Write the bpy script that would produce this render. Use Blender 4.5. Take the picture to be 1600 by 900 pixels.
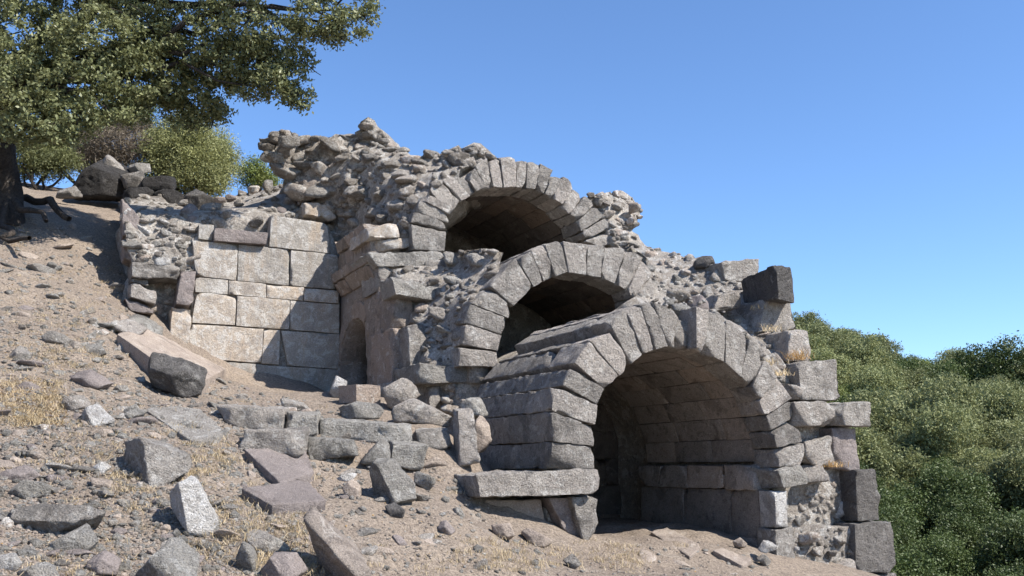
import bpy, math, random
import numpy as np
from mathutils import Vector
from mathutils.geometry import delaunay_2d_cdt

# ------------------------------------------------------------------ camera, sky, sun, exposure
sc = bpy.context.scene
for o in list(bpy.data.objects): bpy.data.objects.remove(o)
F = 1500.0                                   # focal length in photograph pixels (1600 wide)
PIT = math.atan(280 / F)
cam = bpy.data.cameras.new('camera'); camo = bpy.data.objects.new('camera', cam)
sc.collection.objects.link(camo); sc.camera = camo
cam.sensor_width = 36.0; cam.lens = 36.0 * F / 1600.0; cam.clip_start = 0.05; cam.clip_end = 3000
camo.location = (0, 0, 0); camo.rotation_euler = (math.pi / 2 + PIT, 0, 0)
SUN = Vector((1.507, -0.797, 1.75)).normalized()
w = bpy.data.worlds.new('World'); sc.world = w; w.use_nodes = True
nt = w.node_tree; bg = nt.nodes['Background']
sky = nt.nodes.new('ShaderNodeTexSky'); sky.sky_type = 'NISHITA'; sky.sun_disc = False
sky.sun_elevation = math.asin(SUN.z); sky.sun_rotation = math.atan2(SUN.x, SUN.y)
sky.air_density = 0.9; sky.dust_density = 0.1; sky.ozone_density = 8.0; sky.altitude = 0
nt.links.new(sky.outputs[0], bg.inputs[0]); bg.inputs[1].default_value = 0.118
sl = bpy.data.lights.new('sun', 'SUN'); slo = bpy.data.objects.new('sun', sl); sc.collection.objects.link(slo)
sl.energy = 4.5; sl.angle = math.radians(0.5); sl.color = (1.0, 0.945, 0.865)
slo.rotation_euler = (-SUN).to_track_quat('-Z', 'Y').to_euler(); slo.location = (20, -5, 30)
sc.view_settings.view_transform = 'Standard'; sc.view_settings.look = 'None'
sc.view_settings.exposure = 1.0; sc.view_settings.gamma = 1.0
sc.render.resolution_x = 1024; sc.render.resolution_y = 576

# ------------------------------------------------------------------ helpers
rng = np.random.default_rng(7); random.seed(7)
cp, sp = math.cos(PIT), math.sin(PIT)
PH = math.radians(26.2)
ES = np.array([math.cos(PH), math.sin(PH), 0.]); ET = np.array([-math.sin(PH), math.cos(PH), 0.]); UP = np.array([0, 0, 1.])
def ray(px, py):
    x = (px - 800) / F; y = (450 - py) / F
    return np.array([x, cp - sp * y, sp + cp * y])
def PT(px, py, t): d = ray(px, py); return d * (t / (d @ ET))       # photo point on the facade plane t
def PS(px, py, s): d = ray(px, py); return d * (s / (d @ ES))       # photo point on a side plane s
def PY(px, py, Y): d = ray(px, py); return d * (Y / d[1])           # photo point at distance Y
def W(s, t, z): return ES * s + ET * t + UP * z
def project(P):
    P = np.asarray(P); yy = P[..., 1] * cp + P[..., 2] * sp; zz = -P[..., 1] * sp + P[..., 2] * cp
    return 800 + F * P[..., 0] / yy, 450 - F * zz / yy

def _h(i, j, k, seed):
    n = (i * 374761393 + j * 668265263 + k * 1274126177 + seed * 974634777) & 0xffffffff
    n = ((n ^ (n >> 13)) * 1274126177) & 0xffffffff
    return ((n ^ (n >> 16)) & 0xffff) / 32767.5 - 1.0
def vnoise(P, seed=0):
    P = np.asarray(P, float); I = np.floor(P).astype(np.int64); f = P - I; u = f * f * (3 - 2 * f)
    r = 0
    for a in (0, 1):
        wa = u[:, 0] if a else 1 - u[:, 0]
        for b in (0, 1):
            wb = u[:, 1] if b else 1 - u[:, 1]
            for c in (0, 1):
                wc = u[:, 2] if c else 1 - u[:, 2]
                r = r + wa * wb * wc * _h(I[:, 0] + a, I[:, 1] + b, I[:, 2] + c, seed)
    return r
def fbm(P, freq, seed=0, oct=3):
    r = 0; a = 1.; P = np.asarray(P, float)
    for o in range(oct):
        r = r + a * vnoise(P * freq + 17.3 * o, seed + o); a *= .5; freq *= 2.03
    return r

from mathutils.bvhtree import BVHTree
LOC = {}; CORE = {}
def mesh_np(name, V, Q=None, T=None, smooth=True):
    me = bpy.data.meshes.new(name); V = np.ascontiguousarray(V, dtype=np.float32)
    me.vertices.add(len(V)); me.vertices.foreach_set('co', V.ravel())
    ls = []; st = []; n = 0
    if Q is not None and len(Q):
        Q = np.asarray(Q, np.int32); ls.append(Q.ravel()); st.append(np.arange(len(Q)) * 4); n = Q.size
    if T is not None and len(T):
        T = np.asarray(T, np.int32); ls.append(T.ravel()); st.append(n + np.arange(len(T)) * 3)
    L = np.concatenate(ls).astype(np.int32); S = np.concatenate(st).astype(np.int32)
    me.loops.add(len(L)); me.loops.foreach_set('vertex_index', L)
    me.polygons.add(len(S)); me.polygons.foreach_set('loop_start', S)
    if smooth: me.polygons.foreach_set('use_smooth', np.ones(len(S), bool))
    me.update(calc_edges=True); me.validate()
    return me
def link(name, data, loc, parent=None):
    o = bpy.data.objects.new(name, data); sc.collection.objects.link(o)
    loc = Vector(loc); LOC[o.name] = loc
    if parent is not None:
        o.parent = parent; o.location = loc - LOC[parent.name]
    else: o.location = loc
    return o
def add(name, V, Q=None, T=None, mat=None, parent=None, smooth=True, base=False):
    V = np.asarray(V, float); c = V.mean(0)
    if base: c = np.array([c[0], c[1], V[:, 2].min()])
    me = mesh_np(name, V - c, Q, T, smooth)
    if mat: me.materials.append(mat)
    return link(name, me, c, parent)
def tag(o, label=None, cat=None, group=None, kind=None):
    if label: o['label'] = label
    if cat: o['category'] = cat
    if group: o['group'] = group
    if kind or cat: o['kind'] = kind or 'thing'
    return o
def vnormals(V, Q=None, T=None):
    N = np.zeros_like(V)
    for A in (Q, T):
        if A is None or len(A) == 0: continue
        A = np.asarray(A); n = np.cross(V[A[:, 2]] - V[A[:, 0]], V[A[:, -1]] - V[A[:, 1]])
        for k in range(A.shape[1]): np.add.at(N, A[:, k], n)
    l = np.linalg.norm(N, axis=1); l[l == 0] = 1
    return N / l[:, None]

_lat = {}
def lattice(nx, ny, nz):
    key = (nx, ny, nz)
    if key in _lat: return _lat[key]
    I = -np.ones((nx, ny, nz), int)
    g = np.stack(np.meshgrid(np.arange(nx), np.arange(ny), np.arange(nz), indexing='ij'), -1)
    m = (g[..., 0] == 0) | (g[..., 0] == nx - 1) | (g[..., 1] == 0) | (g[..., 1] == ny - 1) | (g[..., 2] == 0) | (g[..., 2] == nz - 1)
    I[m] = np.arange(m.sum()); idx = g[m]; qs = []
    def side(A, flip):
        q = np.stack([A[:-1, :-1], A[1:, :-1], A[1:, 1:], A[:-1, 1:]], -1).reshape(-1, 4)
        qs.append(q[:, ::-1] if flip else q)
    side(I[:, :, 0], True); side(I[:, :, -1], False)
    side(I[:, 0, :], False); side(I[:, -1, :], True)
    side(I[0, :, :], True); side(I[-1, :, :], False)
    _lat[key] = (idx, np.concatenate(qs)); return _lat[key]
def axis_pts(L, r, res):
    n = max(1, min(34, int(round((L - 2 * r) / res))))
    return np.concatenate([[0, .35 * r / L], np.linspace(r / L, 1 - r / L, n + 1), [1 - .35 * r / L, 1]])
SEED = [100]
def solid(name, dims, fmap, mat, parent=None, r=.03, amp=.012, res=.05, chips=2, chip=.05, seed=None, base=False):
    """stone with rounded, chipped arrises: a box lattice (dims in metres) mapped by fmap(a,b,c)"""
    SEED[0] += 1; seed = SEED[0] if seed is None else seed
    R = np.random.default_rng(seed); dims = np.maximum(np.asarray(dims, float), .03)
    r = min(r * .32, .25 * dims.min())
    ax = [axis_pts(L, r, res) for L in dims]
    idx, Q = lattice(*[len(a) for a in ax])
    A = np.stack([ax[k][idx[:, k]] for k in range(3)], -1)
    q = (A - .5) * dims
    rr = (r * np.clip(1 + 1.3 * fbm(q + seed * 1.7, 4., seed, 2), .25, 3.))[:, None]
    lim = np.maximum(dims / 2 - rr, dims * .1); p = np.clip(q, -lim, lim); dv = q - p
    l = np.linalg.norm(dv, axis=1, keepdims=True)
    q = np.where(l > 1e-9, p + dv / np.maximum(l, 1e-9) * np.minimum(rr, l), q)
    for k in range(chips):
        cdir = R.choice([-1, 1], 3) * R.uniform(.25, 1, 3); cdir[2] = -abs(cdir[2])
        edge = R.random() < .4
        if edge: cdir[R.integers(0, 3)] *= .1
        n = cdir / np.linalg.norm(cdir)
        h = (np.abs(n) * dims / 2).sum() - chip * R.uniform(.5, 1.5) * (.45 if edge else 1)
        e = q @ n - h + (.02 if edge else .008) * (fbm(q, 6., seed + k, 2) - (.5 if edge else 0)); q = q - np.where(e > 0, e, 0)[:, None] * n
    B = q / dims + .5
    V = fmap(B[:, 0:1], B[:, 1:2], B[:, 2:3])
    N = vnormals(V, Q)
    V = V + N * (amp * .55 * fbm(V, 2.6, seed, 2) + amp * .8 * fbm(V, 9., seed + 9, 2) - amp * 1.1 * np.maximum(0, fbm(V, 4.5, seed + 4, 2) - .25))[:, None]
    return add(name, V, Q, None, mat, parent, base=base)
def block(name, quad, ext, mat, parent=None, back=None, gap=.006, **kw):
    """quad: TL,TR,BR,BL of the front face in the world; ext: vector to the back face"""
    quad = [np.asarray(p, float) for p in quad]
    m = sum(quad) / 4
    if gap: quad = [p + (m - p) / np.linalg.norm(m - p) * gap for p in quad]
    TL, TR, BR, BL = quad; ext = np.asarray(ext, float)
    bk = [p + ext for p in quad] if back is None else [np.asarray(p, float) for p in back]
    def fm(a, b, c):
        top = lambda L, Rr: L * (1 - a) + Rr * a
        f = top(BL, BR) * (1 - b) + top(TL, TR) * b
        g = top(bk[3], bk[2]) * (1 - b) + top(bk[0], bk[1]) * b
        return f * (1 - c) + g * c
    n = np.linalg.norm
    dims = ((n(TR - TL) + n(BR - BL)) / 2, (n(TL - BL) + n(TR - BR)) / 2, n(bk[0] - TL))
    return solid(name, dims, fm, mat, parent, **kw)
def qt(px, t): return [PT(x, y, t) for x, y in px]
def qy(px): return [PY(x, y, Y) for x, y, Y in px]

_ico = {}
def ico(sub):
    if sub in _ico: return _ico[sub]
    import bmesh
    bm = bmesh.new(); bmesh.ops.create_icosphere(bm, subdivisions=sub, radius=1)
    V = np.array([v.co[:] for v in bm.verts]); T = np.array([[v.index for v in f.verts] for f in bm.faces]); bm.free()
    _ico[sub] = (V, T); return V, T
def hull(P):
    P = sorted(map(tuple, P)); cr = lambda o, a, b: (a[0]-o[0])*(b[1]-o[1])-(a[1]-o[1])*(b[0]-o[0])
    def half(pts):
        h = []
        for p in pts:
            while len(h) > 1 and cr(h[-2], h[-1], p) <= 0: h.pop()
            h.append(p)
        return h[:-1]
    return half(P) + half(P[::-1])
CR = np.array([1., 0, 0]); CU = np.array([0, -sp, cp]); CF = np.array([0, cp, sp])
def boulder(name, poly, Y, mat, parent=None, thick=None, seed=None, sub=4, sharp=60, amp=.032, facets=None, tilt=28, base=True):
    """angular rock whose outline seen from the photograph's side is poly; a solid with real depth, cut by fracture planes"""
    SEED[0] += 1; R = np.random.default_rng(SEED[0] if seed is None else seed)
    P = np.array([PY(x, y, Y) for x, y in poly]); c = P.mean(0)
    U = np.stack([(P - c) @ CR, (P - c) @ CU], -1); H = np.array(hull(U))
    ctr = (H.max(0) + H.min(0)) / 2; H = H - ctr; c = c + CR * ctr[0] + CU * ctr[1]
    wd, ht = np.ptp(H[:, 0]), np.ptp(H[:, 1]); D = thick or .75 * min(max(wd, ht), 1.6 * min(wd, ht))
    pl = []
    for i in range(len(H)):
        a, b = H[i], H[(i + 1) % len(H)]; e = b - a; n = np.array([e[1], -e[0]]); L = np.linalg.norm(n)
        if L < 1e-4: continue
        n /= L; h = n @ a; al = math.radians(R.uniform(-tilt, tilt))
        pl.append((np.array([n[0] * math.cos(al), n[1] * math.cos(al), math.sin(al)]), h * math.cos(al)))
    if facets is None:
        facets = [(R.uniform(-.9, .9), R.uniform(-.5, 1.0), R.uniform(.8, 1.05)) for _ in range(3)] + [(0, 0, 1)]
    for fx, fy, k in facets:
        n = np.array([fx, fy, -1.]); n /= np.linalg.norm(n); pl.append((n, D / 2 * k))
    for _ in range(2):
        n = np.array([R.uniform(-.6, .6), R.uniform(-.6, .6), 1.]); n /= np.linalg.norm(n); pl.append((n, D / 2))
    for _ in range(2):
        n = R.normal(size=3); n[2] = -abs(n[2]) * 1.2; n /= np.linalg.norm(n)
        sup = max((H @ n[:2]).max(), 0) * .8 + abs(n[2]) * D * .36; pl.append((n, sup * R.uniform(.86, 1.02)))
    V, T = ico(sub); d = V * np.array([wd, ht, D]) / 2; d /= np.linalg.norm(d, axis=1, keepdims=True)
    acc = 0
    for n, h in pl: acc = acc + np.maximum(0, d @ n / max(h, .01)) ** sharp
    X = d * (acc ** (-1 / sharp))[:, None]
    S = max(wd, ht)
    Wd = c + CF * (D * .35) + X[:, :1] * CR + X[:, 1:2] * CU + X[:, 2:3] * CF
    N = vnormals(Wd, None, T); sd = SEED[0]
    Wd = Wd + N * (min(amp, S * .03) * (.35 * fbm(Wd, 1.6 / S + 1.5, sd, 2) + .55 * fbm(Wd, 11, sd + 5, 3) - .8 * np.maximum(0, fbm(Wd, 4.5, sd + 7, 2) - .35)))[:, None]
    return add(name, Wd, None, T, mat, parent, smooth=False, base=base)

# ------------------------------------------------------------------ materials
def new_mat(name):
    m = bpy.data.materials.new(name); m.use_nodes = True; t = m.node_tree
    return m, t, t.nodes, t.links, t.nodes['Principled BSDF']
def mixc(t, fac, a, b, mode='MIX'):
    n = t.nodes.new('ShaderNodeMix'); n.data_type = 'RGBA'; n.blend_type = mode
    for s, v in ((n.inputs[0], fac), (n.inputs[6], a), (n.inputs[7], b)):
        if hasattr(v, 'links') or hasattr(v, 'is_linked'): t.links.new(v, s)
        elif isinstance(v, (int, float)): s.default_value = v
        else: s.default_value = (*v, 1)
    return n.outputs[2]
def noise(t, vec, scale, detail=4, rough=.6, dist=0.):
    n = t.nodes.new('ShaderNodeTexNoise'); n.inputs['Scale'].default_value = scale; n.inputs['Detail'].default_value = detail
    n.inputs['Roughness'].default_value = rough; n.inputs['Distortion'].default_value = dist
    t.links.new(vec, n.inputs['Vector']); return n.outputs['Fac']
def ramp(t, fac, a, b, va=0., vb=1.):
    n = t.nodes.new('ShaderNodeMapRange'); n.interpolation_type = 'SMOOTHSTEP'; n.inputs[1].default_value = a; n.inputs[2].default_value = b
    n.inputs[3].default_value = va; n.inputs[4].default_value = vb; t.links.new(fac, n.inputs[0]); return n.outputs[0]
def math2(t, op, a, b):
    n = t.nodes.new('ShaderNodeMath'); n.operation = op
    for s, v in ((n.inputs[0], a), (n.inputs[1], b)):
        if isinstance(v, (int, float)): s.default_value = v
        else: t.links.new(v, s)
    return n.outputs[0]
def stone_mat(name, c1, c2, dark, pale, pale_lo=.58, dark_lo=.6, tint=None, bump=.6, var=.35, fine=55., tint_amt=.6, alb=.92, streak=None):
    m, t, N, L, b = new_mat(name)
    geo = N.new('ShaderNodeNewGeometry'); oi = N.new('ShaderNodeObjectInfo')
    sc_ = N.new('ShaderNodeVectorMath'); sc_.operation = 'SCALE'; sc_.inputs[0].default_value = (31.7, 17.3, 23.9); L.new(oi.outputs['Random'], sc_.inputs['Scale'])
    ad = N.new('ShaderNodeVectorMath'); ad.operation = 'ADD'; L.new(geo.outputs['Position'], ad.inputs[0]); L.new(sc_.outputs[0], ad.inputs[1])
    v = ad.outputs[0]
    n1 = noise(t, v, 2.3, 5, .62); n2 = noise(t, v, 13, 5, .7); n3 = noise(t, v, 5.5, 6, .7, .6); n4 = noise(t, v, fine, 4, .75)
    col = mixc(t, ramp(t, n1, .35, .65), c1, c2)
    if tint: col = mixc(t, math2(t, 'MULTIPLY', ramp(t, oi.outputs['Random'], .45, 1.), tint_amt), col, tint)
    col = mixc(t, math2(t, 'MULTIPLY', ramp(t, n3, pale_lo, pale_lo + .055), .7), col, pale)
    col = mixc(t, math2(t, 'MULTIPLY', ramp(t, n2, dark_lo - .06, dark_lo + .12), .8), col, dark)
    if streak:
        mp = N.new('ShaderNodeMapping'); mp.inputs['Scale'].default_value = (1., 1., .14); L.new(v, mp.inputs[0])
        col = mixc(t, math2(t, 'MULTIPLY', ramp(t, noise(t, mp.outputs[0], 4.5, 5, .65), .52, .68), .65), col, streak)
        col = mixc(t, math2(t, 'MULTIPLY', ramp(t, noise(t, v, 3.1, 6, .7, 1.2), .57, .62), .5), col, (.25, .235, .225))
    col = mixc(t, math2(t, 'MULTIPLY', ramp(t, noise(t, v, 1.7, 6, .68, .8), .54, .62), .5), col, dark)
    col = mixc(t, math2(t, 'MULTIPLY', ramp(t, noise(t, v, 3.6, 6, .72, .5), .58, .64), .45), col, pale)
    n6 = noise(t, v, 7.5, 7, .78, .4); n7 = noise(t, v, 30, 4, .8)
    col = mixc(t, math2(t, 'MULTIPLY', ramp(t, n6, .56, .66), .62), col, dark)
    col = mixc(t, math2(t, 'MULTIPLY', ramp(t, n7, .60, .70), .55), col, dark)
    sp1 = ramp(t, n4, .25, .75, .62 * alb, 1.32 * alb)
    col = mixc(t, 1., col, sp1, 'MULTIPLY')
    vr = N.new('ShaderNodeMath'); vr.operation = 'MULTIPLY_ADD'; L.new(oi.outputs['Random'], vr.inputs[0]); vr.inputs[1].default_value = var; vr.inputs[2].default_value = 1 - var / 2
    col = mixc(t, 1., col, vr.outputs[0], 'MULTIPLY')
    L.new(col, b.inputs['Base Color']); b.inputs['Roughness'].default_value = .92; b.inputs['Specular IOR Level'].default_value = .25
    vo = N.new('ShaderNodeTexVoronoi'); vo.inputs['Scale'].default_value = 34; L.new(v, vo.inputs['Vector'])
    pit = ramp(t, vo.outputs['Distance'], .0, .35)
    n5 = noise(t, v, 15, 7, .74)
    h = math2(t, 'ADD', math2(t, 'MULTIPLY', n5, 1.3), math2(t, 'ADD', math2(t, 'MULTIPLY', n4, .35), math2(t, 'MULTIPLY', pit, .22)))
    bp = N.new('ShaderNodeBump'); bp.inputs['Strength'].default_value = bump; bp.inputs['Distance'].default_value = .11
    L.new(h, bp.inputs['Height']); L.new(bp.outputs[0], b.inputs['Normal'])
    return m
M = {}
M['grey'] = stone_mat('weathered_andesite', (.47, .43, .385), (.365, .333, .30), (.12, .112, .103), (.64, .61, .565), .545, .615, tint=(.43, .37, .325), bump=1., tint_amt=.4, var=.5)
M['dark'] = stone_mat('dark_andesite', (.19, .177, .165), (.13, .121, .114), (.05, .047, .044), (.38, .36, .33), .58, .61, bump=1.)
M['pale'] = stone_mat('pale_ashlar', (.385, .355, .315), (.305, .28, .247), (.25, .215, .185), (.52, .495, .46), .50, .64, tint=(.47, .38, .295), bump=.5, var=.16, streak=(.40, .315, .235))
M['pier'] = stone_mat('brown_limestone', (.36, .305, .26), (.28, .238, .205), (.13, .108, .094), (.50, .455, .41), .56, .64, tint=(.34, .26, .205), bump=.7)
M['pink'] = stone_mat('mauve_andesite', (.275, .235, .218), (.225, .193, .18), (.12, .10, .093), (.40, .36, .335), .62, .66, bump=.6, var=.18)
M['lichen'] = stone_mat('lichened_rock', (.475, .445, .40), (.365, .342, .308), (.13, .123, .112), (.64, .615, .57), .54, .615, tint=(.42, .365, .32), bump=1.)
M['white'] = stone_mat('white_rock', (.62, .59, .55), (.52, .49, .455), (.2, .18, .168), (.76, .74, .71), .47, .68, bump=.9, var=.2)
M['tan'] = stone_mat('tan_rock', (.39, .325, .27), (.33, .272, .23), (.18, .148, .128), (.49, .43, .375), .58, .66, bump=.6, var=.2)
M['rubble'] = stone_mat('rubble_stone', (.50, .445, .385), (.375, .33, .285), (.13, .115, .10), (.72, .69, .64), .51, .63, tint=(.42, .325, .265), bump=1., var=.75)
M['mortar'] = stone_mat('lime_mortar', (.54, .49, .43), (.41, .36, .31), (.17, .145, .125), (.74, .71, .66), .52, .62, bump=1., var=.1, fine=38)
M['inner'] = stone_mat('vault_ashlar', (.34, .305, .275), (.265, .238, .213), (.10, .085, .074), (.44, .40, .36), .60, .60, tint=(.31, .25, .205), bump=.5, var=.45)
def soil_mat():
    m, t, N, L, b = new_mat('dry_soil')
    geo = N.new('ShaderNodeNewGeometry'); v = geo.outputs['Position']
    n1 = noise(t, v, .55, 6, .6); n2 = noise(t, v, 3.1, 6, .65); n3 = noise(t, v, 26, 5, .75); n4 = noise(t, v, 90, 3, .7)
    col = mixc(t, ramp(t, n1, .38, .62), (.285, .232, .184), (.24, .197, .16))
    col = mixc(t, math2(t, 'MULTIPLY', ramp(t, n2, .54, .7), .6), col, (.34, .295, .25))
    col = mixc(t, math2(t, 'MULTIPLY', ramp(t, n2, .46, .32), .5), col, (.20, .163, .137))
    col = mixc(t, 1., col, ramp(t, n3, .25, .75, .5, 1.5), 'MULTIPLY')
    col = mixc(t, 1., col, ramp(t, n4, .25, .75, .75, 1.25), 'MULTIPLY')
    L.new(col, b.inputs['Base Color']); b.inputs['Roughness'].default_value = 1.; b.inputs['Specular IOR Level'].default_value = .1
    vo = N.new('ShaderNodeTexVoronoi'); vo.inputs['Scale'].default_value = 22; L.new(v, vo.inputs['Vector'])
    h = math2(t, 'ADD', math2(t, 'MULTIPLY', n3, 1.2), math2(t, 'ADD', math2(t, 'MULTIPLY', n4, .5), math2(t, 'MULTIPLY', ramp(t, vo.outputs['Distance'], 0, .4), -.4)))
    bp = N.new('ShaderNodeBump'); bp.inputs['Strength'].default_value = .9; bp.inputs['Distance'].default_value = .04
    L.new(h, bp.inputs['Height']); L.new(bp.outputs[0], b.inputs['Normal']); return m
M['soil'] = soil_mat()
def leaf_mat(name, c1, c2, c3, trans=.25, gloss=.35):
    m, t, N, L, b = new_mat(name)
    geo = N.new('ShaderNodeNewGeometry'); oi = N.new('ShaderNodeObjectInfo'); r = geo.outputs['Random Per Island']
    n1 = noise(t, geo.outputs['Position'], 1.1, 3)
    col = mixc(t, ramp(t, r, 0, 1), c1, c2)
    col = mixc(t, math2(t, 'MULTIPLY', ramp(t, n1, .45, .65), .7), col, c3)
    vr = N.new('ShaderNodeMath'); vr.operation = 'MULTIPLY_ADD'; L.new(oi.outputs['Random'], vr.inputs[0]); vr.inputs[1].default_value = .5; vr.inputs[2].default_value = .75
    col = mixc(t, 1., col, vr.outputs[0], 'MULTIPLY')
    L.new(col, b.inputs['Base Color']); b.inputs['Roughness'].default_value = gloss; b.inputs['Specular IOR Level'].default_value = .4
    tr = N.new('ShaderNodeBsdfTranslucent'); L.new(col, tr.inputs[0])
    mx = N.new('ShaderNodeMixShader'); mx.inputs[0].default_value = trans; L.new(b.outputs[0], mx.inputs[1]); L.new(tr.outputs[0], mx.inputs[2])
    L.new(mx.outputs[0], N['Material Output'].inputs[0]); return m
M['oak'] = leaf_mat('oak_leaves', (.11, .125, .05), (.20, .21, .10), (.16, .17, .075), .25, .5)
M['olive'] = leaf_mat('olive_leaves', (.30, .32, .13), (.42, .43, .20), (.36, .37, .14), .3, .6)
M['hill_olive'] = leaf_mat('hillside_olive_leaves', (.155, .18, .075), (.245, .26, .125), (.20, .21, .075), .28, .65)
M['hill_green'] = leaf_mat('hillside_green_leaves', (.13, .18, .045), (.20, .24, .07), (.215, .23, .065), .28, .65)
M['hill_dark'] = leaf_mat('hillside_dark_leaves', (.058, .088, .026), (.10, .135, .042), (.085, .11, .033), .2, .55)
M['brown_twig'] = leaf_mat('dry_brush', (.16, .13, .095), (.23, .19, .14), (.19, .155, .115), .1, .8)
M['straw'] = leaf_mat('dry_straw', (.40, .30, .17), (.60, .49, .32), (.52, .41, .25), .2, .8)
M['rust'] = leaf_mat('rust_weed', (.46, .27, .10), (.56, .38, .18), (.52, .34, .15), .25, .7)
M['inner_shade'] = stone_mat('shaded_vault_ashlar', (.17, .143, .122), (.125, .105, .09), (.05, .043, .038), (.24, .21, .185), .60, .60, tint=(.17, .12, .085), bump=.5, var=.5)  # vault ashlar again, with the deep interior shade put into its colour
M['quoin'] = stone_mat('grey_quoin', (.25, .23, .21), (.185, .17, .157), (.07, .065, .06), (.42, .395, .365), .57, .6, bump=1.)
M['black'] = stone_mat('oak_shaded_rock', (.075, .07, .067), (.05, .047, .045), (.025, .023, .022), (.17, .16, .15), .64, .6, bump=1.)  # ridge rocks: the oak's shade is painted into this near-black colour
M['bark'] = stone_mat('bark', (.12, .10, .085), (.085, .072, .062), (.035, .03, .026), (.2, .18, .16), .62, .56, bump=1.)

# ------------------------------------------------------------------ terrain
ctrl = [(0,900,8.0),(250,900,8.6),(500,900,9.4),(700,900,10.2),(900,900,11.3),(1000,900,12.0),(1100,900,12.6),(1220,900,13.6),
 (700,800,11.6),(500,800,10.6),(250,800,9.8),(0,800,9.2),(720,737,13.2),(600,742,12.4),(480,760,11.6),(300,720,11.0),(120,720,10.5),(0,720,10.3),
 (430,714,12.0),(520,724,12.4),(640,738,12.8),(370,712,11.8),(430,680,13.0),(560,694,13.15),(680,706,13.3),(390,636,13.9),(560,660,14.2),(690,672,14.2),(340,634,13.6),
 (430,612,17.5),(400,600,18.8),(520,623,19.2),(590,632,17.0),(630,634,16.3),(300,610,15.0),(200,620,13.2),(100,620,12.4),(0,620,12.0),
 (300,562,18.0),(250,540,17.0),(180,540,15.3),(100,540,14.2),(0,540,13.8),(200,482,18.0),(100,470,16.2),(0,470,15.6),
 (188,400,19.8),(90,400,18.5),(0,400,17.6),(180,340,22.0),(90,340,20.5),(0,340,19.5),(150,312,24.0),(60,312,22.5),
 (470,628,15.8),(560,642,15.3),(60,298,26),(150,298,26.5),(260,312,26.5),(380,302,27),(850,828,12.9),(936,868,12.9),(800,850,12.1),(950,845,13.6),(1000,836,14.2),(1100,846,14.4),(1200,868,14.4)]
C3 = [PY(*c) for c in ctrl]
C3 += [W(s, t, -.98) for s, t in ((7.3,12.6),(8.5,12.8),(9.8,12.8),(7.3,14.5),(8.5,14.5),(9.8,14.5),(8.5,16.5),(8.5,19),(7.4,17),(9.8,17))]
C3 += [np.array(p, float) for p in ((-10,31,8.2),(-16,30,9.0),(-4,30,7.6),(2,27,4.),(8,27,-1.),(14,26,-5),(9,20,-3.6),(13,18,-6),(8,15,-2.6),(10,11,-4.2),
  (6,8,-2.6),(3,5,-2.),(0,0,-1.65),(0,4,-1.55),(-3,2,-.9),(-8,6,1.),(-8,0,.3),(-12,12,4.5),(-14,20,6.8),(0,-10,-2.2),(-10,-10,.2),(10,-8,-4.5),(16,6,-7),(-20,5,4.))]
C3 = np.array(C3)
def tps(r2): return .5 * r2 * np.log(np.maximum(r2, 1e-9))
nC = len(C3); K = tps(((C3[:, None, :2] - C3[None, :, :2]) ** 2).sum(-1)) + np.eye(nC) * .02
Pm = np.c_[np.ones(nC), C3[:, :2]]; A_ = np.block([[K, Pm], [Pm.T, np.zeros((3, 3))]])
cf = np.linalg.solve(A_, np.r_[C3[:, 2], 0, 0, 0])
def sst(x, a, b): u = np.clip((x - a) / (b - a), 0, 1); return u * u * (3 - 2 * u)
def h_near(X, Y):
    out = np.empty(len(X))
    for i in range(0, len(X), 20000):
        x, y = X[i:i+20000], Y[i:i+20000]
        out[i:i+20000] = tps((x[:, None] - C3[:, 0]) ** 2 + (y[:, None] - C3[:, 1]) ** 2) @ cf[:nC] + cf[nC] + cf[nC+1] * x + cf[nC+2] * y
    return out
def h_far(X, Y):
    D = np.maximum(Y, 1.); a = X / D
    rid = np.interp(a, [.0, .2, .29, .36, .43, .50, .6, 1.], [2., 9., 12.9, 10.3, 7.8, 7.3, 8.4, 12.5])
    up = sst(D, 36, 122); hill = -10 + (rid + 10) * (up * .55 + .45 * np.clip((D - 36) / 86, 0, 1)) - np.maximum(D - 135, 0) * .10
    left = 8.4 - .07 * np.maximum(Y - 28, 0) + .05 * np.clip(-X - 10, 0, 60)
    k = sst(X - .06 * Y, -6, 9); z = left * (1 - k) + hill * k
    bk = sst(-Y, -12, 12)
    return z * (1 - bk) + bk * (-1.5 - .28 * np.clip(X, -60, 60))
def height(X, Y, rough=True):
    X = np.asarray(X, float); Y = np.asarray(Y, float)
    d = np.hypot(X + 1, Y - 12); k = sst(d, 17, 27)
    z = np.zeros(len(X)); m = k < 1
    if m.any(): z[m] += (1 - k[m]) * h_near(X[m], Y[m])
    z += k * h_far(X, Y)
    if rough:
        P = np.stack([X, Y, 0 * X], -1); z = z + .05 * fbm(P, .9, 3, 3) + (.026 * fbm(P, 3.5, 8, 2) + .016 * np.abs(fbm(P, 9., 13, 2))) * (d < 25) + .6 * sst(d, 30, 80) * fbm(P, .06, 5, 3)
    return z
gx = np.concatenate([-np.geomspace(400, 11, 26), np.linspace(-10.4, 8.6, 420), np.geomspace(9.2, 400, 34)])
gy = np.concatenate([-np.geomspace(60, 1, 12), np.linspace(0, 5.5, 14), np.linspace(5.8, 24, 400), np.geomspace(24.4, 700, 44)])
GX, GY = np.meshgrid(gx, gy, indexing='ij'); GZ = height(GX.ravel(), GY.ravel()).reshape(GX.shape)
nx, ny = GX.shape; idn = np.arange(nx * ny).reshape(nx, ny)
gq = np.stack([idn[:-1, :-1], idn[1:, :-1], idn[1:, 1:], idn[:-1, 1:]], -1).reshape(-1, 4)
ground = add('ground', np.stack([GX, GY, GZ], -1).reshape(-1, 3), gq, None, M['soil']); tag(ground, kind='structure')
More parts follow.
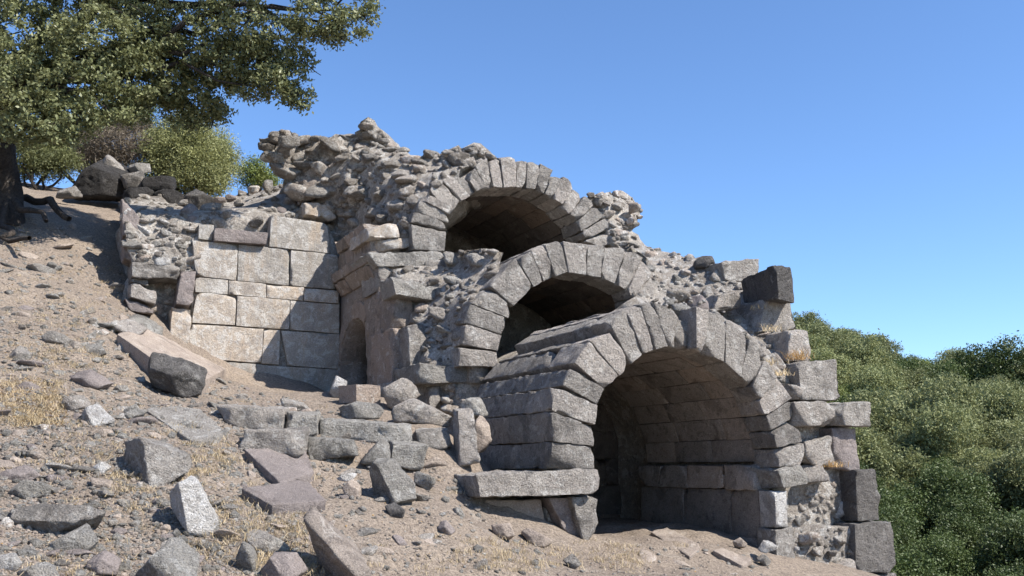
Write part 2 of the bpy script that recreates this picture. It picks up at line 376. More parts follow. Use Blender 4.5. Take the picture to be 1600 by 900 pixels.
def Hq(X, Y):
    i = np.clip(np.searchsorted(gx, X) - 1, 0, nx - 2); j = np.clip(np.searchsorted(gy, Y) - 1, 0, ny - 2)
    u = (X - gx[i]) / (gx[i+1] - gx[i]); v = (Y - gy[j]) / (gy[j+1] - gy[j])
    return GZ[i,j]*(1-u)*(1-v) + GZ[i+1,j]*u*(1-v) + GZ[i,j+1]*(1-u)*v + GZ[i+1,j+1]*u*v
def Gm(PX, PY_):
    """ground points seen at photo pixels"""
    PX = np.asarray(PX, float); PY_ = np.asarray(PY_, float); d = np.stack(np.broadcast_arrays(*ray(PX, PY_)), -1) if False else np.stack([(PX-800)/F, cp - sp*(450-PY_)/F, sp + cp*(450-PY_)/F], -1)
    d = d / d[:, 1:2]; ys = np.concatenate([np.linspace(4, 26, 280), np.geomspace(26.3, 160, 60)])
    hit = np.full(len(PX), 26.); done = np.zeros(len(PX), bool); prev = None
    for y in ys:
        g = d[:, 2] * y - Hq(d[:, 0] * y, np.full(len(PX), y))
        if prev is not None:
            m = (~done) & (g <= 0) & (prev[1] > 0)
            hit[m] = prev[0] + (y - prev[0]) * prev[1][m] / (prev[1][m] - g[m]); done |= m
        prev = (y, g)
    return d * hit[:, None], done
def G(px, py): return Gm([px], [py])[0][0]

# ------------------------------------------------------------------ the ruin: cores
ruin = link('arched_ruin', None, W(8.4, 14, -1.0)); tag(ruin, 'ruined stone building with three stepped vaulted arches and a pale ashlar wall', 'ruin')
def slab(name, pts, mat, parent, ext, step=.16, amp=.06, freq=2.2, jag=.04, thick=None):
    """irregular mass: front polygon (3-D points roughly in the facade plane), roughened, carried back by ext"""
    P = np.asarray(pts, float); E = np.asarray(ext, float)
    B = []
    for i in range(len(P)):
        a, b = P[i], P[(i + 1) % len(P)]; n = max(1, int(np.linalg.norm(b - a) / step))
        for k in range(n): B.append(a + (b - a) * k / n)
    B = np.array(B); SEED[0] += 1; sd = SEED[0]
    s, z, t = B @ ES, B[:, 2], B @ ET
    s = s + jag * fbm(B, 4, sd, 2); z = z + jag * fbm(B, 4, sd + 3, 2)
    nb = len(B); u0, u1, v0, v1 = s.min(), s.max(), z.min(), z.max()
    g = np.stack(np.meshgrid(np.arange(u0, u1, step), np.arange(v0, v1, step)), -1).reshape(-1, 2)
    g = g + rng.uniform(-.3, .3, g.shape) * step
    ins = np.zeros(len(g), bool)
    for i in range(nb):
        x1, y1, x2, y2 = s[i], z[i], s[(i+1) % nb], z[(i+1) % nb]
        c = ((y1 > g[:, 1]) != (y2 > g[:, 1])); xx = (x2 - x1) * (g[:, 1] - y1) / (y2 - y1 + 1e-12) + x1
        ins ^= c & (g[:, 0] < xx)
    g = g[ins]
    if len(g):
        dd = ((g[:, None, 0] - s) ** 2 + (g[:, None, 1] - z) ** 2); g = g[dd.min(1) > (.45 * step) ** 2]
    vs = [Vector((a, b)) for a, b in zip(np.r_[s, g[:, 0]], np.r_[z, g[:, 1]])]
    r = delaunay_2d_cdt(vs, [(i, (i+1) % nb) for i in range(nb)], [], 1, 1e-5)
    v2 = np.array([v[:] for v in r[0]]); T = np.array([f for f in r[2] if len(f) == 3])
    wgt = 1 / (((v2[:, None, 0] - s) ** 2 + (v2[:, None, 1] - z) ** 2) + 1e-4) ** 1.5
    tt = (wgt * t).sum(1) / wgt.sum(1)
    V = v2[:, :1] * ES + tt[:, None] * ET + v2[:, 1:2] * UP
    V = V - ET * (amp * fbm(V, freq, sd, 3))[:, None]
    # orient front faces towards -ET, then back and rim
    a, b, c = V[T[:, 0]], V[T[:, 1]], V[T[:, 2]]
    fl = (np.cross(b - a, c - a) @ ET) > 0; T[fl] = T[fl][:, ::-1]
    n = len(V); Bk = V + E
    ed = {}
    for q in T:
        for k in range(3): ed[(q[k], q[(k+1) % 3])] = 1
    rim = [(i, j) for (i, j) in ed if (j, i) not in ed]
    ns = max(1, int(np.linalg.norm(E) / .3)); lay = [V]; Q = []
    nrm = {}
    VV = [V]; off = n; prev = {i: i for i, _ in rim} | {j: j for _, j in rim}
    for k in range(1, ns + 1):
        ids = sorted(prev); pos = V[ids] + E * k / ns
        if k < ns: pos = pos + .05 * np.stack([fbm(pos, 2.5, sd + q, 2) for q in (11, 12, 13)], -1)
        if k == ns: cur = {i: i + 10**7 for i in ids}
        else:
            cur = {i: off + q for q, i in enumerate(ids)}; VV.append(pos); off += len(ids)
        for i, j in rim: Q.append((prev[j], prev[i], cur[i], cur[j]))
        prev = cur
    boff = off; VV.append(Bk); Q = np.array(Q); Q = np.where(Q >= 10**7, Q - 10**7 + boff, Q)
    T2 = np.concatenate([T, T[:, ::-1] + boff])
    VA = np.concatenate(VV); o = add(name, VA, Q, T2, mat, parent, smooth=False)
    CORE[o.name] = BVHTree.FromPolygons([tuple(v) for v in VA], [tuple(map(int, f)) for f in T2[:len(T)]] + [tuple(map(int, f)) for f in Q])
    return o
def on_core(core, x, y, t):
    d = ray(x, y); r = CORE[core.name].ray_cast(Vector((0, 0, 0)), Vector(d)) if core.name in CORE else (None,)
    P = PT(x, y, t)
    if r[0] is None: return P
    H_ = np.array(r[0][:]); return H_ if abs(H_ @ ET - t) < 1.5 else P
def pt3(lst, t=None): return [PT(p[0], p[1], p[2] if len(p) > 2 else t) for p in lst]

# rubble stone kinds shared by all small stones
RK = []; RL = []
def make_kinds():
    for k in range(14):
        R = np.random.default_rng(900 + k); V, T = ico(3)
        pl = []
        for ax_ in range(3):
            for sg in (-1, 1):
                n = np.zeros(3); n[ax_] = sg; n += R.normal(size=3) * .38; n /= np.linalg.norm(n); pl.append((n, R.uniform(.58, .82)))
        for _ in range(4):
            n = R.normal(size=3); n /= np.linalg.norm(n); pl.append((n, R.uniform(.72, .95)))
        acc = 0
        for n, h in pl: acc = acc + np.maximum(0, V @ n / h) ** 60
        acc = acc + (np.linalg.norm(V, axis=1) / 1.2) ** 60
        X = V * (acc ** (-1 / 60))[:, None] * np.array([1., R.uniform(.65, .95), R.uniform(.55, .9)])
        X = X + vnormals(X, None, T) * (.01 * fbm(X, 2.2, k, 2) + .014 * fbm(X, 8., k, 2))[:, None]
        me = mesh_np('stone', X, None, T, False); RK.append(me)
        V2_, T2_ = ico(2); acc = (1 / 1.2) ** 60
        for n, h in pl: acc = acc + np.maximum(0, V2_ @ n / h) ** 60
        X = V2_ * (acc ** (-1 / 60))[:, None] * np.array([1., .85, .72]); RL.append(X + vnormals(X, None, T2_) * (.018 * fbm(X, 6., k, 2))[:, None])
make_kinds()
_km = {}
def kind_mesh(k, mat):
    key = (k, mat.name)
    if key not in _km:
        me = RK[k].copy(); me.materials.append(mat); _km[key] = me
    return _km[key]
def stone(name, P, size, mat, parent=None, rot=None, flat=None):
    o = link(name, kind_mesh(random.randrange(14), mat), P, parent)
    s = size * np.array([random.uniform(.9, 1.25), random.uniform(.8, 1.1), random.uniform(.75, 1.1)])
    if flat: s[2] *= flat
    o.scale = s
    o.rotation_euler = rot if rot is not None else (random.uniform(-.5, .5), random.uniform(-.5, .5), random.uniform(0, 6.28))
    return o
def in_poly(p, poly):
    x, y = p; r = False; n = len(poly)
    for i in range(n):
        x1, y1 = poly[i][:2]; x2, y2 = poly[(i+1) % n][:2]
        if (y1 > y) != (y2 > y) and x < (x2-x1)*(y-y1)/(y2-y1+1e-12)+x1: r = not r
    return r
NRUB = [0]; NFILL = [0]
def stud(core, poly, tdef, smin, smax, n, mats=('rubble',), proud=.0, flat=None, fd=.017):
    """individual rubble stones bedded in a core's face, packed by a minimum spacing"""
    xs = [p[0] for p in poly]; ys = [p[1] for p in poly]; got = []
    tv = [(p[0], p[1], p[2] if len(p) > 2 else tdef) for p in poly]
    for _ in range(n * 60):
        if len(got) >= n: break
        p = (random.uniform(min(xs), max(xs)), random.uniform(min(ys), max(ys)))
        if not in_poly(p, poly): continue
        r = random.uniform(smin, smax) * (1 if random.random() < .7 else .7)
        if any((p[0]-q[0])**2 + (p[1]-q[1])**2 < (.6*(r+q[2]))**2 for q in got): continue
        got.append((*p, r))
    for x, y, r in got:
        ws = [1 / ((x-a)**2 + (y-b)**2 + 30) ** 1.5 for a, b, c in tv]; t = sum(w_*c for w_, (a, b, c) in zip(ws, tv)) / sum(ws)
        P = on_core(core, x, y, t) - ET * (proud - .05); size = r * P[1] / F * .95
        stone('rubble_stone', P, size, M[random.choice(mats)], core, flat=flat,
              rot=(random.uniform(-.55, .55), random.uniform(-.5, .5), PH + random.uniform(-.9, .9) + random.choice((0, math.pi))))
        NRUB[0] += 1
    fill(core, poly, tdef, proud=proud, dens=fd)
def fill(core, poly, tdef, lo=2.4, hi=8.5, dens=.017, proud=0., mat='rubble'):
    """the small rubble between the larger stones: too small to pick apart, one part"""
    tv = np.array([(p[0], p[1], p[2] if len(p) > 2 else tdef) for p in poly], float)
    x0, y0, x1, y1 = tv[:, 0].min(), tv[:, 1].min(), tv[:, 0].max(), tv[:, 1].max()
    NFILL[0] += 1; R = np.random.default_rng(700 + NFILL[0]); VV = []; TT = []; n = 0; T0 = ico(2)[1]
    for _ in range(int((x1-x0)*(y1-y0)*dens)):
        x, y = R.uniform(x0, x1), R.uniform(y0, y1)
        if not in_poly((x, y), poly): continue
        ws = 1 / ((tv[:, 0]-x)**2 + (tv[:, 1]-y)**2 + 30) ** 1.5; t = (ws*tv[:, 2]).sum() / ws.sum()
        P = on_core(core, x, y, t) + ET * R.uniform(0., .06); r = lo + (hi-lo)*R.random()**2
        a = R.uniform(0, 6.28); c_, s_ = math.cos(a), math.sin(a); b = R.uniform(-.4, .4)
        X = RL[R.integers(0, 14)] * (r*P[1]/F) * R.uniform(.8, 1.3, 3)
        X = X @ np.array([[c_, -s_, 0], [s_, c_, 0], [0, 0, 1]]).T @ np.array([[1, 0, 0], [0, math.cos(b), -math.sin(b)], [0, math.sin(b), math.cos(b)]]).T
        VV.append(X + P); TT.append(T0 + n); n += len(X)
    if VV: tag(add('rubble_fill', np.concatenate(VV), None, np.concatenate(TT), M[mat], core, smooth=False), kind='stuff')

T3, T2, T1, TB = 11.4, 14.5, 17.0, 19.6
ARC = {3: (8.42, .08, 1.64, T3), 2: (8.58, 1.68, 1.74, T2), 1: (8.51, 3.94, 1.76, T1)}
def horseshoe(cs, cz, rin, rout, zbot, t, slant=0):
    o = [W(cs - rout, t, zbot)] + [W(cs + rout*math.cos(a), t, cz + rout*math.sin(a)) for a in np.linspace(math.pi, 0, 15)] + [W(cs + rout, t, zbot)]
    i = [W(cs + rin, t, zbot)] + [W(cs + rin*math.cos(a), t, cz + rin*math.sin(a)) for a in np.linspace(0, math.pi, 15)] + [W(cs - rin, t, zbot)]
    return o + i

vault = {}
for k, zb, t0, t1, ro in ((3, -1.7, T3+.35, 16.7, 2.12), (2, -.6, T2+.35, 18.8, 2.2), (1, 2.2, T1+.35, 22.0, 2.3)):
    cs, cz, R, t = ARC[k]
    vault[k] = slab('vault', horseshoe(cs, cz, R+.2, ro, zb, t0), M['mortar'], ruin, ET*(t1-t0), step=.3, amp=.0, jag=.0)
    tag(vault[k], {3: 'lowest vault, barrel vaulted in pale brown ashlar', 2: 'middle vault, dark inside', 1: 'topmost vault, dark inside'}[k])
# ashlar lining of the vaults
def curved(k, th0, th1, t0, t1, parent, thick=.22, inset=.05, mat='inner'):
    cs, cz, R, _ = ARC[k]; r0 = R + inset; g = .004
    th0 += g / r0; th1 -= g / r0; t0 += g; t1 -= g
    def fm(a, b, c):
        th = th0 + (th1 - th0) * (1 - b); r = r0 + thick * c; tt = t1 + (t0 - t1) * a
        return (cs + r*np.cos(th)) * ES + tt * ET + (cz + r*np.sin(th)) * UP
    return solid('vault_block', (t1 - t0, r0 * (th1 - th0), thick), fm, M[mat], parent, r=.012, amp=.007, res=.16, chips=1, chip=.03)
for k, t0, t1, nc in ((3, T3+.42, T2+.45, 15), (2, T2+.42, 18.0, 15), (1, T1+.4, 21.0, 15)):
    th = np.linspace(0.0, math.pi, nc + 1)
    for c in range(nc):
        if th[c] > 2.3: continue
        cuts = [t0]; 
        while cuts[-1] < t1 - .5: cuts.append(min(t1, cuts[-1] + rng.uniform(.75, 1.35)))
        if c % 2: cuts = [t0] + [min(t1, v - .35) for v in cuts[1:-1] if v - .35 > t0 + .25] + [t1]
        else: cuts[-1] = t1
        for a, b in zip(cuts[:-1], cuts[1:]): curved(k, th[c], th[c+1], a, b, vault[k], inset=.05 + rng.uniform(-.008, .012), mat='inner' if k == 3 else 'inner_shade')
# lower tunnel: impost band, tall wall blocks and end wall
SR = 9.99
def side_block(name, s, t0, t1, z0, z1, mat, parent, thick=.35, **kw):
    return block(name, [W(s, t1, z1), W(s, t0, z1), W(s, t0, z0), W(s, t1, z0)], ES * thick, M[mat], parent, **kw)
cu = [T3+.42, 12.5, 13.5, 14.3, 15.0]
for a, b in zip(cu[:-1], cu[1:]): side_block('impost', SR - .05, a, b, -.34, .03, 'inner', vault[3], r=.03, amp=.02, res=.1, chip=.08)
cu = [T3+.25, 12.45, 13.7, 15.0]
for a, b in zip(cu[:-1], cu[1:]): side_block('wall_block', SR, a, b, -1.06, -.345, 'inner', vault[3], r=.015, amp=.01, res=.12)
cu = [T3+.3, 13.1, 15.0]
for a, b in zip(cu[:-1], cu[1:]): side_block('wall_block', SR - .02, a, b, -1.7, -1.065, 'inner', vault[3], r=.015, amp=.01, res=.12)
ew = slab('end_wall', [W(6.2, 16.2, -1.8), W(10.6, 16.2, -1.8), W(10.4, 16.2, 1.2), W(8.4, 16.2, 1.75), W(6.5, 16.2, 1.2)], M['mortar'], ruin, ET*.4, step=.25, amp=.05)
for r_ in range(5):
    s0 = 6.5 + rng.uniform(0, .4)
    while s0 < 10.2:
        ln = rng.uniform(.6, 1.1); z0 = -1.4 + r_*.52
        block('wall_block', [W(s0, 16.1, z0+.52), W(s0+ln, 16.1, z0+.52), W(s0+ln, 16.1, z0), W(s0, 16.1, z0)], ET*.3, M['inner_shade'], ew, r=.03, amp=.02, res=.15); s0 += ln
for k, tt, zc in ((2, 18.0, 1.2), (1, 21.8, 3.4)):
    slab('end_wall', [W(6.4, tt, zc-1.5), W(10.8, tt, zc-1.5), W(10.8, tt, zc+2.9), W(6.4, tt, zc+2.9)], M['mortar'], ruin, ET*.4, step=.3, amp=.06)

# ------------------------------------------------------------------ arch rings
# each voussoir: extrados start, extrados end, intrados end, intrados start (photo pixels), walking the ring clockwise
V3 = [((861,733),(864,691),(929,699),(930,732)),((864,690),(860,643),(930,666),(927,697)),((860,642),(868,604),(934,633),(931,664)),
 ((880,602),(893,574),(945,608),(934,632)),((898,566),(921,533),(968,588),(946,609)),((922,532),(956,519),(987,570),(969,588)),
 ((953,502),(978,483),(1005,554),(988,570)),((978,483),(998,475),(1023,547),(1006,554)),((999,475),(1020,472),(1043,542),(1024,547)),((1020,472),(1041,478),(1062,543),(1044,542)),((1042,479),(1062,487),(1081,545),(1063,543)),
 ((1081,480),(1101,484),(1098,551),(1082,545)),((1102,485),(1132,496),(1131,566),(1099,551)),((1134,499),(1172,529),(1157,589),(1133,567)),
 ((1172,528),(1195,560),(1175,604),(1157,589)),((1196,560),(1215,590),(1188,626),(1176,604)),((1216,590),(1240,622),(1198,650),(1188,626)),
 ((1236,627),(1244,652),(1206,673),(1199,650)),((1244,657),(1252,690),(1213,700),(1207,675)),((1256,692),(1260,726),(1216,730),(1214,702))]
V2 = [((718,572),(719,543),(778,550),(779,573)),((722,538),(727,506),(784,524),(778,549)),((727,503),(734,475),(795,497),(784,523)),((738,474),(765,449),(801,480),(795,497)),
 ((766,447),(804,404),(832,449),(802,479)),((807,405),(828,393),(850,439),(833,449)),((829,390),(851,380),(868,432),(851,440)),((851,380),(877,376),(888,425),(868,432)),
 ((879,377),(917,382),(916,430),(888,426)),((920,378),(946,384),(939,433),(917,430)),((947,385),(980,388),(962,443),(939,433)),((981,388),(1006,402),(980,453),(962,443)),
 ((1006,402),(1018,430),(986,466),(980,453)),((1018,432),(1022,470),(992,490),(986,468))]
V1 = [((645,390),(642,349),(698,362),(695,393)),((641,348),(646,331),(700,349),(698,362)),((650,330),(656,312),(704,335),(700,348)),((658,312),(666,303),(705,321),(703,335)),
 ((671,297),(684,279),(718,314),(705,335)),((686,278),(703,270),(733,307),(720,315)),((705,276),(725,276),(744,300),(733,308)),((727,274),(742,262),(758,293),(744,300)),
 ((742,258),(761,247),(772,292),(758,294)),((763,251),(781,245),(786,293),(772,292)),((781,244),(808,246),(807,293),(787,293)),((808,247),(823,252),(821,293),(807,293)),
 ((824,252),(844,257),(836,296),(822,294)),((844,256),(863,266),(851,302),(837,296)),((863,273),(879,281),(862,310),(851,303)),((879,276),(899,287),(878,320),(862,310)),
 ((896,295),(912,307),(889,334),(878,321)),((913,307),(928,320),(902,345),(890,335)),((928,321),(944,338),(907,362),(902,346)),((944,341),(957,354),(915,374),(908,363)),
 ((946,361),(968,376),(938,386),(916,376))]
rings = {}
def ring(k, vs, tr, deep, mat='grey'):
    t = tr; cs, cz, R, _ = ARC[k]
    core = slab('arch_ring', horseshoe(cs, cz, R+.10, R+.42, cz - .3, t+.12), M['mortar'], ruin, ET*.35, step=.3, amp=0, jag=0)
    rings[k] = core
    for i, q in enumerate(vs):
        d = deep(i); off = rng.uniform(-.035, .035)
        if k == 3 and i == 11: off = -.10
        if k == 3 and i == 10: off = .06
        qd = [PT(x, y, t) - ET*0 for x, y in q]
        qd = [p + ET*off for p in qd]
        # order for block(): TL,TR,BR,BL = extrados start, extrados end, intrados end, intrados start
        f0 = (rng.uniform(.8, 1.6) if i < 5 else .55) if d > 1.2 else d
        block('voussoir', qd, ET * f0, M[mat], core, r=.028, amp=.015, chip=.07, chips=3, res=.048)
        if d > 1.6:
            c = sum(qd) / 4; e0 = f0; dn = .22 if i >= 5 else .05; qd = [qd[0], qd[1], qd[2] + (qd[1]-qd[2])*dn, qd[3] + (qd[0]-qd[3])*dn]
            q2 = [p + ET*(e0 + .01) + (p - c)*rng.uniform(-.07, .03) for p in qd]
            block('voussoir', q2, ET*(d - e0), M[mat], core, r=.035, amp=.022, chip=.09, chips=3, res=.09)
    return core
ring(3, V3, T3, lambda i: (3.0 if i < 11 else .55))
ring(2, V2, T2, lambda i: (2.4 if i < 8 else .6))
ring(1, V1, T1, lambda i: .75)
tag(rings[3], 'lowest and nearest arch of large grey voussoirs'); tag(rings[2], 'middle arch of grey voussoirs'); tag(rings[1], 'topmost arch of narrow voussoirs')

# jambs, ledge and imposts of the lowest arch
a3 = rings[3]
block('impost', qt([(744,742),(940,732),(935,772),(750,777)], T3-.12), ET*1.1, M['grey'], a3, r=.05, amp=.024, chip=.10, chips=3)
block('impost', qt([(1214,732),(1260,727),(1262,756),(1224,764)], T3-.06), ET*.7, M['lichen'], a3, r=.05, amp=.025, chip=.1)
block('jamb_block', qt([(1210,767),(1230,767),(1232,824),(1213,826)], T3), ET*.35, M['white'], a3, r=.02)
block('jamb_block', qt([(1212,828),(1240,824),(1243,935),(1215,930)], T3-.03), ET*.4, M['grey'], a3, r=.04, amp=.03)
block('jamb_block', qt([(893,776),(930,774),(933,848),(912,846)], T3+.02), ET*.8, M['grey'], a3, r=.04, amp=.035, chip=.12)
block('jamb_block', qt([(858,779),(905,776),(922,846),(886,838)], T3+.14), ET*.8, M['pink'], a3, r=.03, amp=.02, chip=.1)
block('jamb_block', qt([(902,850),(937,848),(938,900),(902,895)], T3-.02), ET*.6, M['grey'], a3, r=.03)
block('facing_slab', qt([(757,781),(846,781),(854,824),(792,834)], T3+.30), ET*.3, M['tan'], a3, r=.03, amp=.02, chip=.1)

# ------------------------------------------------------------------ right hand pier and the broken courses above it
pier = slab('pier_core', pt3([(1232,640),(1305,640),(1296,700),(1322,745),(1336,800),(1344,960),(1225,960),(1228,770),(1262,735),(1250,700)], T3+.32), M['mortar'], ruin, ET*3., step=.16, amp=.1)
tag(pier, 'rubble and mortar core of the right pier')
PB = [('grey',[(1246,566),(1306,561),(1315,626),(1253,625)],T3+.10,1.4),('lichen',[(1241,628),(1306,627),(1310,665),(1247,666)],T3-.05,1.0),
 ('lichen',[(1314,628),(1361,628),(1362,667),(1313,665)],T3-.05,1.1),('pink',[(1300,669),(1337,669),(1344,737),(1304,732)],T3+.12,.8),('grey',[(1258,691),(1297,683),(1304,727),(1260,726)],T3+.1,.8),
 ('grey',[(1263,728),(1293,725),(1300,752),(1263,755)],T3+.06,.6),('quoin',[(1336,733),(1369,732),(1376,812),(1340,815)],T3-.02,1.3),('quoin',[(1336,818),(1393,815),(1402,894),(1338,896)],T3-.1,1.4),
 ('quoin',[(1342,898),(1400,896),(1404,960),(1342,960)],T3-.05,1.4),('lichen',[(1236,597),(1258,607),(1259,624),(1238,624)],T3+.08,.5)]
for m_, q, t, d in PB:
    block('pier_block', qt(q, t), ET*d - ES*(.0), M[m_], pier, r=.05, amp=.024, chip=.09, chips=3)
low = slab('pier_core', pt3([(1240,824),(1340,820),(1346,960),(1240,960)], T3+.06), M['mortar'], ruin, ET*.8, step=.12, amp=.08)
for (x, y, r, m_) in ((1264,841,27,'rubble'),(1313,843,19,'rubble'),(1277,861,15,'rubble'),(1301,864,12,'rubble'),(1256,876,14,'rubble'),(1284,886,16,'rubble'),(1322,884,24,'grey'),(1250,893,12,'white'),(1303,889,10,'rubble'),(1330,862,10,'rubble'),(1243,858,9,'white')):
    P = PT(x, y, T3+.02); stone('rubble_stone', P, r*P[1]/F*.72, M[m_], low, rot=(random.uniform(-.2,.2), 0, PH+random.uniform(-.4,.4))); NRUB[0] += 1
fill(low, [(1243,828),(1338,824),(1338,905),(1243,905)], T3+.06, 3, 9, .012)
stud(pier, [(1236,768),(1310,755),(1318,815),(1236,815)], T3+.27, 9, 20, 15, ('rubble','white','rubble'))
stud(pier, [(1252,668),(1298,668),(1298,684),(1256,690)], T3+.4, 10, 18, 4)

# ------------------------------------------------------------------ rubble slope between the arches and the broken blocks on its right
sp_poly = [(985,385,16.9),(1005,385,16.6),(1035,393,16.0),(1065,400,15.2),(1095,404,14.8),(1130,434,14.1),(1162,442,13.8),(1192,474,13.2),(1215,518,12.6),(1236,548,12.2),(1262,566,11.9),(1245,600,11.75),(1215,592,11.65),(1190,560,11.6),(1165,525,11.6),(1130,500,11.6),(1080,487,11.6),(1025,478,11.7),(1004,476,12.7),(990,468,14.0),(1014,440,14.85),(1012,404,14.9),(985,388,15.1)]
slope = slab('rubble_slope', pt3(sp_poly), M['mortar'], ruin, ET*1.0 - UP*.25, step=.14, amp=.10)
tag(slope, 'pale rubble slope between the arches')
stud(slope, [p for p in sp_poly], None, 8, 20, 48, ('rubble','rubble','lichen'), proud=.0, fd=.012)
tr_poly = [(918,306,17.1),(945,300,17.3),(975,299,17.5),(1003,322,17.4),(1004,338,17.3),(990,350,17.2),(986,364,17.1),(1006,386,16.9),(1030,394,16.6),(1000,403,16.6),(975,390,16.8),(950,372,17.0),(944,340,17.05)]
tr = slab('rubble_wall', pt3(tr_poly), M['mortar'], ruin, ET*2.2, step=.13, amp=.12, jag=.07); tag(tr, 'rubble masonry crest right of the topmost arch')
stud(tr, tr_poly, None, 10, 20, 24, proud=.04, flat=.7, fd=.016)
for x, y, r in ((938,305,9),(964,303,13),(990,325,17),(985,345,12),(948,318,10),(975,357,10),(1000,383,7),(1018,390,6),(1060,397,5),(1075,402,8)):
    P = PT(x, y, 17.0 if x < 1010 else 15.6); stone('rubble_stone', P, r*P[1]/F*.8, M['rubble'], tr, flat=.75); NRUB[0] += 1

# ------------------------------------------------------------------ rubble mass left of the topmost arch
tl_poly = [(407,238,20.25),(413,214,20.24),(428,205,20.23),(455,208,20.20),(478,216,20.18),(510,217,20.15),(535,211,19.98),(556,212,19.83),(566,197,19.75),(575,191,19.67),(588,204,19.56),(606,217,19.40),(622,232,19.00),(644,246,18.40),(668,241,18.00),(700,235,17.60),(735,230,17.40),(768,240,17.21),(766,250,17.22),(742,260,17.36),(700,274,17.12),(672,298,17.12),(652,315,17.12),(642,345,17.12),(642,392,17.12),(600,392,17.80),(570,375,18.80),(530,385,19.75),(512,352,20.15),(470,340,20.19),(472,310,20.19),(452,300,20.21),(440,272,20.22),(426,256,20.23)]
tlm = slab('rubble_wall', pt3(tl_poly), M['mortar'], ruin, np.array([.45, 2.2, 0]), step=.095, amp=.30, freq=2.6, jag=.12); tag(tlm, 'rubble masonry mass with a pointed crest left of the topmost arch')
stud(tlm, [p for p in tl_poly if True], None, 11, 27, 84, ('rubble','rubble','grey'), proud=.03, flat=.68, fd=.016)
for x, y, r, t in ((575,199,12,19.52),(578,212,17,19.49),(596,222,14,19.34),(544,214,14,19.77),(612,236,20,19.10),(430,212,16,20.08),(418,232,18,20.09),(450,222,22,20.06),(500,300,30,20.01),(554,300,27,19.69),(628,275,24,18.69),(635,300,20,18.50),(480,258,20,20.03),(716,252,26,17.36),(700,240,16,17.45),(735,236,14,17.25),(655,255,18,18.07),(548,338,26,19.74),(590,335,28,19.39)):
    P = on_core(tlm, x, y, t) - ET*.05; stone('rubble_stone', P, r*P[1]/F*.85, M[random.choice(('rubble','grey'))], tlm, flat=.7, rot=(random.uniform(-.2,.2), random.uniform(-.2,.2), PH+random.uniform(-.4,.4))); NRUB[0] += 1
block('fallen_block', qt([(472,280),(517,280),(523,308),(474,312)], 19.9), ET*.5, M['pier'], tlm, r=.06, amp=.04, chip=.15)
block('fallen_block', qt([(476,315),(512,318),(524,342),(476,335)], 19.85), ET*.4, M['pale'], tlm, r=.05, amp=.04, chip=.15)

# ------------------------------------------------------------------ back wall of pale ashlar
bw = slab('ashlar_wall', pt3([(300,372),(335,360),(424,372),(424,345),(512,352),(532,400),(532,660),(300,660)], TB+.10), M['mortar'], ruin, ET*1.2, step=.3, amp=.02, jag=.0)
tag(bw, 'pale ashlar back wall, crossed by a diagonal shadow')
BW = [[(335,356),(419,364),(416,382),(335,376)],[(424,336),(511,349),(517,396),(421,385)],[(301,376),(372,381),(369,438),(306,431)],[(373,382),(453,390),(451,446),(371,438)],[(455,391),(528,398),(529,453),(453,446)],
 [(306,433),(357,437),(356,460),(305,456)],[(358,438),(416,443),(415,465),(357,460)],[(417,444),(475,449),(474,470),(416,465)],[(476,450),(529,454),(529,474),(475,470)],
 [(307,457),(370,462),(367,508),(300,504)],[(371,462),(453,469),(452,515),(369,509)],[(454,470),(530,476),(530,521),(453,515)],[(298,506),(412,514),(408,567),(294,559)],[(413,514),(438,517),(436,570),(409,568)],[(440,517),(530,522),(530,577),(450,571)],
 [(300,562),(400,569),(400,640),(300,640)],[(401,570),(531,578),(531,660),(401,660)],[(311,350),(334,352),(334,376),(310,373)]]
for i, q in enumerate(BW):
    block('ashlar_block', qt(q, TB - (.12 if i == 0 else rng.uniform(-.012, .012))), ET*.4, M['pink' if i == 0 else 'pale'], bw, r=.016, amp=.009, res=.07, chip=.05, gap=.001)
# left end: rubble core, slab and uprights
le_poly = [(194,335,20.0),(250,338,20.0),(312,350,19.8),(308,374,19.75),(300,378,19.75),(306,425,19.75),(282,424,19.7),(206,412,19.6),(198,380,19.7)]
le = slab('rubble_wall', pt3(le_poly), M['mortar'], ruin, ET*2., step=.14, amp=.12); tag(le, 'rubble masonry end of the pale wall')
stud(le, le_poly, None, 10, 24, 24, ('rubble','white','lichen'), proud=.04, flat=.7)
le2 = slab('rubble_wall', pt3([(203,430,20.0),(284,430,20.0),(274,500,20.0),(262,545,19.9),(215,520,19.8),(192,470,19.7)]), M['mortar'], ruin, ET*1.6, step=.16, amp=.1)
for m_, q, t, d in (('pink',[(282,422),(306,424),(301,479),(275,476)],19.35,.6),('pale',[(269,480),(299,483),(294,560),(264,552)],19.45,.5),('grey',[(206,409),(283,416),(281,436),(205,432)],19.3,.9),
   ('grey',[(204,440),(246,456),(243,474),(203,463)],19.3,.7),('pink',[(194,466),(244,481),(240,490),(203,486)],19.35,.7),('grey',[(205,433),(232,438),(231,446),(205,440)],19.4,.5),('pink',[(191,310),(217,337),(222,369),(192,368)],19.9,.5),('pink',[(192,372),(212,378),(216,410),(194,404)],19.8,.5)):
    block('wall_block', qt(q, t), ET*d, M[m_], le, r=.04, amp=.03, chip=.1)
stud(le2, [(235,440),(275,445),(268,520),(225,505)], 19.75, 12, 22, 9)
lt_poly = [(192,314,23.2),(250,305,24),(330,312,24.5),(390,302,24.5),(440,288,24.0),(470,300,22.5),(476,332,20.2),(424,345,19.9),(335,352,19.9),(250,345,20.1),(205,340,20.3)]
lt = slab('rubble_slope', pt3(lt_poly), M['mortar'], ruin, ET*.6 - UP*1.4, step=.2, amp=.10); tag(lt, 'rubble strewn top of the pale wall')
stud(lt, lt_poly, None, 9, 19, 30, ('rubble','rubble','grey','pink'), proud=.0)
